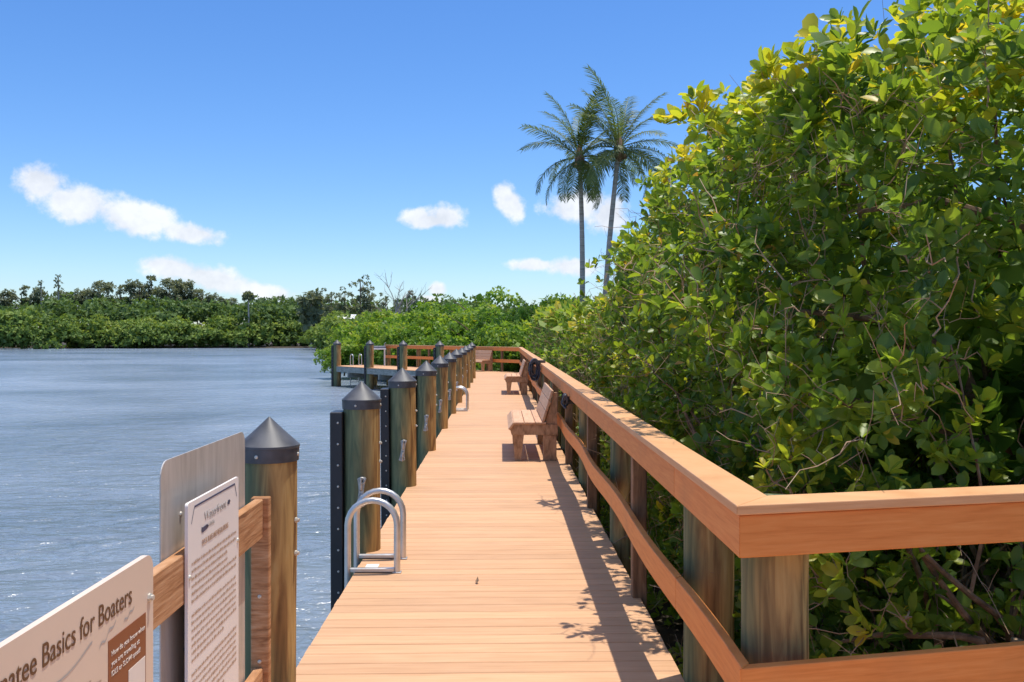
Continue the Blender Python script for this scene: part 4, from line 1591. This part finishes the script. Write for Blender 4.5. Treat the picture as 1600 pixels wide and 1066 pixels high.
def frond_mesh(length, droop, seed):
    g = np.random.default_rng(seed)
    rr = random.Random(seed)
    # rachis in the x-z plane, leaving along +x and rising, then arching over
    n = 26
    pts = []
    x = z = 0.0
    a = R(0)
    for i in range(n + 1):
        t = i / n
        pts.append(Vector((x, 0.10 * length * math.sin(t * 2.2 + seed) * t, z)))
        ang_ = -droop * (t ** 1.35)
        x += math.cos(ang_) * length / n
        z += math.sin(ang_) * length / n
    mb = MB()
    mb.tube(pts, [0.035 * (1 - 0.9 * i / n) + 0.003 for i in range(n + 1)], 5)
    vs_, fs_ = list(mb.v), list(mb.f)
    tint = [0.85] * len(vs_)
    m = 62
    for s in (-1, 1):
        for j in range(m):
            t = 0.10 + 0.89 * (j + rr.random() * 0.6) / m
            fi = t * n
            i = min(int(fi), n - 1)
            p = pts[i].lerp(pts[i + 1], fi - i)
            tan = (pts[i + 1] - pts[i]).normalized()
            side = Vector((0, s, 0))
            up = tan.cross(side) * s
            ll = length * 0.255 * (math.sin(math.pi * (0.12 + 0.80 * t)) ** 0.7) * rr.uniform(0.8, 1.1)
            d = (tan * rr.uniform(0.45, 0.75) + side * 0.85 + up * rr.uniform(0.0, 0.35)).normalized()
            wv = tan.cross(d).cross(d).normalized() * 0.026
            wv = (tan - d * tan.dot(d)).normalized() * 0.023
            hang = Vector((0, 0, -1))
            q0 = p
            q1 = p + d * ll * 0.45 + hang * ll * 0.08
            q2 = p + d * ll * 0.80 + hang * ll * 0.40
            k = len(vs_)
            vs_ += [q0 - wv * 0.6, q0 + wv * 0.6, q1 + wv, q1 - wv, q2]
            fs_ += [(k, k + 1, k + 2, k + 3), (k + 3, k + 2, k + 4)]
            tint += [min(1, max(0, 0.40 + 0.16 * rr.gauss(0, 1)))] * 5
    me = bpy.data.meshes.new('frond')
    me.from_pydata([tuple(v) for v in vs_], [], fs_)
    at = me.attributes.new('tint', 'FLOAT', 'POINT')
    at.data.foreach_set('value', np.array(tint, dtype=np.float32))
    me.materials.append(M['frond'])
    return me


FRONDS = [frond_mesh(4.0, dr, s) for s, dr in enumerate((0.65, 1.0, 1.3, 1.55, 1.8, 0.85))]


def make_palm(base, head, label, seed, lean_mid, sc_=0.86, n=24, rtrunk=0.13, az0=0.0):
    rr = random.Random(seed)
    t = thing('coconut_palm', label, 'palm tree', base, 0, 'two coconut palms')
    B0, H = Vector((0, 0, 0)), Vector(head) - Vector(base)
    pts, rad = [], []
    for i in range(40):
        u = i / 39
        p = B0.lerp(H, u) + Vector(lean_mid) * math.sin(math.pi * u)
        pts.append(p)
        rad.append(rtrunk * (1.25 - 0.45 * u + 0.35 * math.exp(-u * 18)) * (1 + 0.035 * (i % 2)))
    MB().tube(pts, rad, 12).build('trunk', M['palm_trunk'], t, True)
    MB().lathe([(0.12, -0.75), (0.24, -0.45), (0.27, -0.1), (0.16, 0.3), (0.06, 0.7)], 10, Matrix.Translation(H)).build('crown_base', M['bark'], t, True)
    # fruit and dry flower stalks under the crown
    for i in range(7):
        a = rr.uniform(0, 6.28)
        mt = Matrix.Translation(H + Vector((math.cos(a) * 0.30, math.sin(a) * 0.30, -0.40 + rr.uniform(-.15, .1))))
        MB().lathe([(0.02, -0.13), (0.09, -0.08), (0.115, 0.0), (0.09, 0.09), (0.02, 0.14)], 8, mt).build('coconut', M['bark'], t, True)
    for i in range(n):
        u = i / (n - 1)
        el = R(82 - 118 * u + rr.uniform(-9, 9))       # first leaves stand up, last hang down
        az = az0 + i * 2.399 + rr.uniform(-.25, .25)
        me = FRONDS[[5, 0, 1, 2, 3, 4][min(5, int(u * 4 + rr.uniform(0, 1.9)))]]
        f = link('frond', me, t)
        f.location = H + Vector((math.cos(az) * 0.1, math.sin(az) * 0.1, 0.15 - 0.35 * u))
        f.rotation_euler = (rr.uniform(-.5, .5), -el, az)
        s = sc_ * rr.uniform(0.85, 1.08) * (1.08 - 0.2 * u)
        f.scale = (s, s, s)
    return t


make_palm((4.15, 48.0, -0.8), (4.1, 48.0, 10.85), 'coconut palm with straight slender trunk, left of the pair', 3, (0.12, 0, 0), 0.86, az0=0.4)
make_palm((5.05, 46.5, -0.8), (5.95, 46.5, 11.05), 'coconut palm leaning right behind the hedge top, right of the pair', 8, (-0.12, 0, 0), 0.9, az0=1.3)

# ------------------------------------------------------------------ far shore
FAR_G = 'trees on the far river bank'
farp, faru = [], []
for i in range(4):
    farp.append(make_tree_proto('shore_mangrove', crown_mesh('crown', dome_blobs(7.0, 5.0, 6.6, 46, 400 + i, 0.12), 9000, 0.55, M['leaf_far'], 500 + i, tone=(0.1, 1.0)),
                                trunk_mesh('trunk', 3.2, 0.18, 0.5, 50 + i, M['bark'], 6, 2.6)))
    faru.append([False])
fx = -104.0
i = 0
rr = random.Random(31)
while fx < -24:
    s = rr.uniform(0.85, 1.15)
    y_ = 179 + rr.uniform(-1.5, 2.0) + (6 if fx > -60 else 0)
    if fx < -86:
        y_ -= 7
    lab = 'low bright mangrove on the far waterline, %s from the left edge of the picture' % ORD[min(i, 25)]
    place(farp[i % 4], faru[i % 4], (fx, y_, -1.0), rr.uniform(0, 6.28), (s, s, s * rr.uniform(0.8, 1.05)), lab, 'mangrove', FAR_G)
    fx += rr.uniform(5.0, 7.0)
    i += 1
for x_, yy_, s_, lab in ((-15.6, 104, 0.55, 'mangrove on the bend of the bank just left of the far platform'),
                        (-22.0, 138, 0.92, 'mangrove below the white roof on the far bend of the bank'),
                        (-27.0, 158, 0.95, 'mangrove left of the white roof on the far bend of the bank')):
    place(farp[i % 4], faru[i % 4], (x_, yy_, -1.0), rr.uniform(0, 6.28), s_, lab, 'mangrove', FAR_G)
    i += 1
# the wood behind them: one mass
wood_bl = []
for _ in range(190):
    x = rr.uniform(-125, 40)
    y_ = rr.uniform(184, 215)
    h = rr.uniform(6.0, 9.0) + (y_ - 184) * 0.05
    wood_bl.append(((x, y_, h * 0.62), (rr.uniform(2.5, 4.5), rr.uniform(2.5, 4), h * 0.38)))
fw = link('far_wood', crown_mesh('far_wood', wood_bl, 60000, 0.75, M['leaf_far'], 77, tone=(0.05, 0.62)))
tag(fw, 'dense green wood behind the far waterline', kind='stuff')

# taller trees that stand out of the wood


def tall_blobs(h, r, n, seed, top=0.45):
    q = random.Random(seed)
    bl = []
    for _ in range(n):
        z = h * q.uniform(top, 1.0)
        a = q.uniform(0, 6.28)
        w = r * q.uniform(0.1, 0.85)
        s = q.uniform(0.12, 0.28) * (1.25 - 0.5 * (z / h - top) / (1 - top))
        w *= 1.15 - 0.65 * (z / h - top) / (1 - top)
        bl.append(((math.cos(a) * w, math.sin(a) * w, z), (r * s * 1.1, r * s * 1.1, r * s * q.uniform(0.8, 1.4))))
    return bl


tallp, tallu = [], []
for i, (h, r, n, top, nl) in enumerate(((12, 3.6, 16, 0.5, 2600), (13, 2.6, 12, 0.45, 1700), (12.5, 4.2, 22, 0.55, 3200), (13.5, 2.0, 9, 0.4, 900), (13, 3.0, 14, 0.35, 1500))):
    tallp.append(make_tree_proto('shore_tree', crown_mesh('crown', tall_blobs(h, r, n * 2, 600 + i, top), nl * 2, 0.32, M['leaf_olive'], 700 + i, tone=(0.0, 0.9)),
                                 trunk_mesh('trunk', h * 0.92, 0.20, 0.5, 80 + i, M['bark'], 9, r * 0.6)))
    tallu.append([False])
# (pixel x, skyline y in the photograph, distance, kind)
TALL = [(8, 455, 205, 0), (35, 448, 206, 1), (62, 452, 205, 0), (95, 455, 207, 2), (128, 454, 206, 0), (158, 440, 204, 2), (190, 446, 207, 1), (215, 440, 205, 0),
        (238, 432, 206, 1), (264, 436, 204, 2), (288, 440, 206, 0), (310, 452, 207, 2), (335, 460, 205, 0), (362, 466, 206, 2), (412, 468, 206, 0), (438, 464, 207, 1),
        (462, 470, 205, 0), (492, 452, 178, 4), (516, 448, 176, 4), (540, 446, 174, 4), (563, 426, 172, 4), (580, 446, 174, 4), (600, 455, 170, 4), (642, 452, 165, 3), (662, 466, 165, 3)]


def px_world(px, dist):
    a = math.atan((px - 820) / F_PX) + YAW
    return math.tan(a) * dist


for i, (px, py_, dist, kd) in enumerate(TALL):
    x = px_world(px, dist)
    hgt = (522 - py_) * dist / F_PX + 1.65 + 0.9
    h0 = (12, 13, 12.5, 13.5, 13)[kd]
    s = hgt / (h0 * 1.04)
    lab = 'olive tree rising above the far bank wood, %s from the left edge' % ORD[i]
    place(tallp[kd], tallu[kd], (x, dist, -0.9), rr.uniform(0, 6.28), (s * rr.uniform(0.85, 1.1), s, s), lab, 'tree', FAR_G)


def bare_tree(name, base, h, label, seed):
    q = random.Random(seed)
    t = thing(name, label, 'tree', base, 0, FAR_G)
    mb = MB()

    def grow(p, d, ln, r, lvl):
        pts = [p]
        for k in range(4):
            d = (d + Vector((q.gauss(0, .10), q.gauss(0, .10), q.gauss(0.03, .06)))).normalized()
            pts.append(pts[-1] + d * ln / 4)
        mb.tube(pts, [r, r * 0.9, r * 0.8, r * 0.65, r * 0.45], 5 if lvl else 7)
        if lvl < 3:
            for k in range(4 if lvl else 6):
                a = pts[q.randint(1, 4)]
                sp = q.uniform(0.35, 0.75)
                dd = (d + Vector((q.gauss(0, sp), q.gauss(0, sp), 0.15))).normalized()
                grow(a, dd, ln * q.uniform(0.4, 0.62), r * 0.5, lvl + 1)
    grow(Vector((0, 0, 0)), Vector((0.02, 0, 1)), h * 0.62, 0.17, 0)
    mb.build('trunk', M['palm_trunk'], t, True)
    return t


bare_tree('bare_tree', (px_world(612, 150), 150, -0.9), 11.5, 'leafless grey tree standing alone against the sky above the mangroves', 4)
bare_tree('bare_tree', (px_world(632, 155), 155, -0.9), 11.0, 'smaller thin leafless tree right of the large leafless grey tree', 9)


# cabbage palms and thin tree tops on the far bank
def far_palm(name, px, dist, ytop, label, seed, rad=2.0, skirt=False, slim=False):
    hgt = (522 - ytop) * dist / F_PX + 1.65 + 0.9
    t = thing(name, label, 'tree' if slim else 'palm tree', (px_world(px, dist), dist, -0.9), 0, FAR_G)
    MB().tube([(0, 0, 0), (0.1, 0, hgt * 0.5), (0, 0, hgt - rad)], [0.2, 0.16, 0.13], 8).build('trunk', M['palm_trunk'], t, True)
    bl = [((0, 0, hgt - rad), (rad * 0.9, rad * 0.9, rad * 0.9))]
    if slim:
        bl = [((0.1 * k * (-1) ** k, 0, hgt - 0.7 - 0.75 * k), (rad * (0.45 + 0.14 * k), rad * (0.45 + 0.14 * k), 0.55)) for k in range(5)]
    if skirt:
        bl += [((0, 0, hgt - rad * 2.0), (rad * 0.8, rad * 0.8, rad * 0.9)), ((0, 0, hgt - rad * 2.8), (rad * 0.7, rad * 0.7, rad * 0.8))]
    link('crown', crown_mesh('crown', bl, 260 if slim else 900, 0.3 if slim else 0.5 * rad / 2 + 0.3, M['leaf_olive'], seed, flat=-0.1, tone=(0.1, 0.8), k=7), t)
    return t


far_palm('cabbage_palm', 388, 182, 458, 'small round-headed cabbage palm standing above the middle of the far bank', 21, 0.9)
far_palm('cabbage_palm', 486, 165, 455, 'shaggy broad cabbage palm with hanging dead fronds near the white roof', 22, 2.3, True)
far_palm('slender_tree', 91, 195, 428, 'thin spiky tree top sticking up highest over the left far bank', 23, 0.8, slim=True)
far_palm('slender_tree', 64, 195, 438, 'thin short tree top just left of the highest spiky one', 24, 0.7, slim=True)

# white roofed house glimpsed through the trees
hs_ = thing('white_house', 'white metal roof of a small house showing between far trees', 'house', (px_world(543, 158), 158, -0.9))
MB().cbox(-1.3, 1.3, -2.0, 2.0, 0.0, 5.1, 0.02).build('wall', M['white'], hs_)
MB().prism([(-2.4, 5.1), (2.4, 5.1), (0.0, 5.85)], 0, -1.5, 1.5).build('roof', M['white'], hs_)
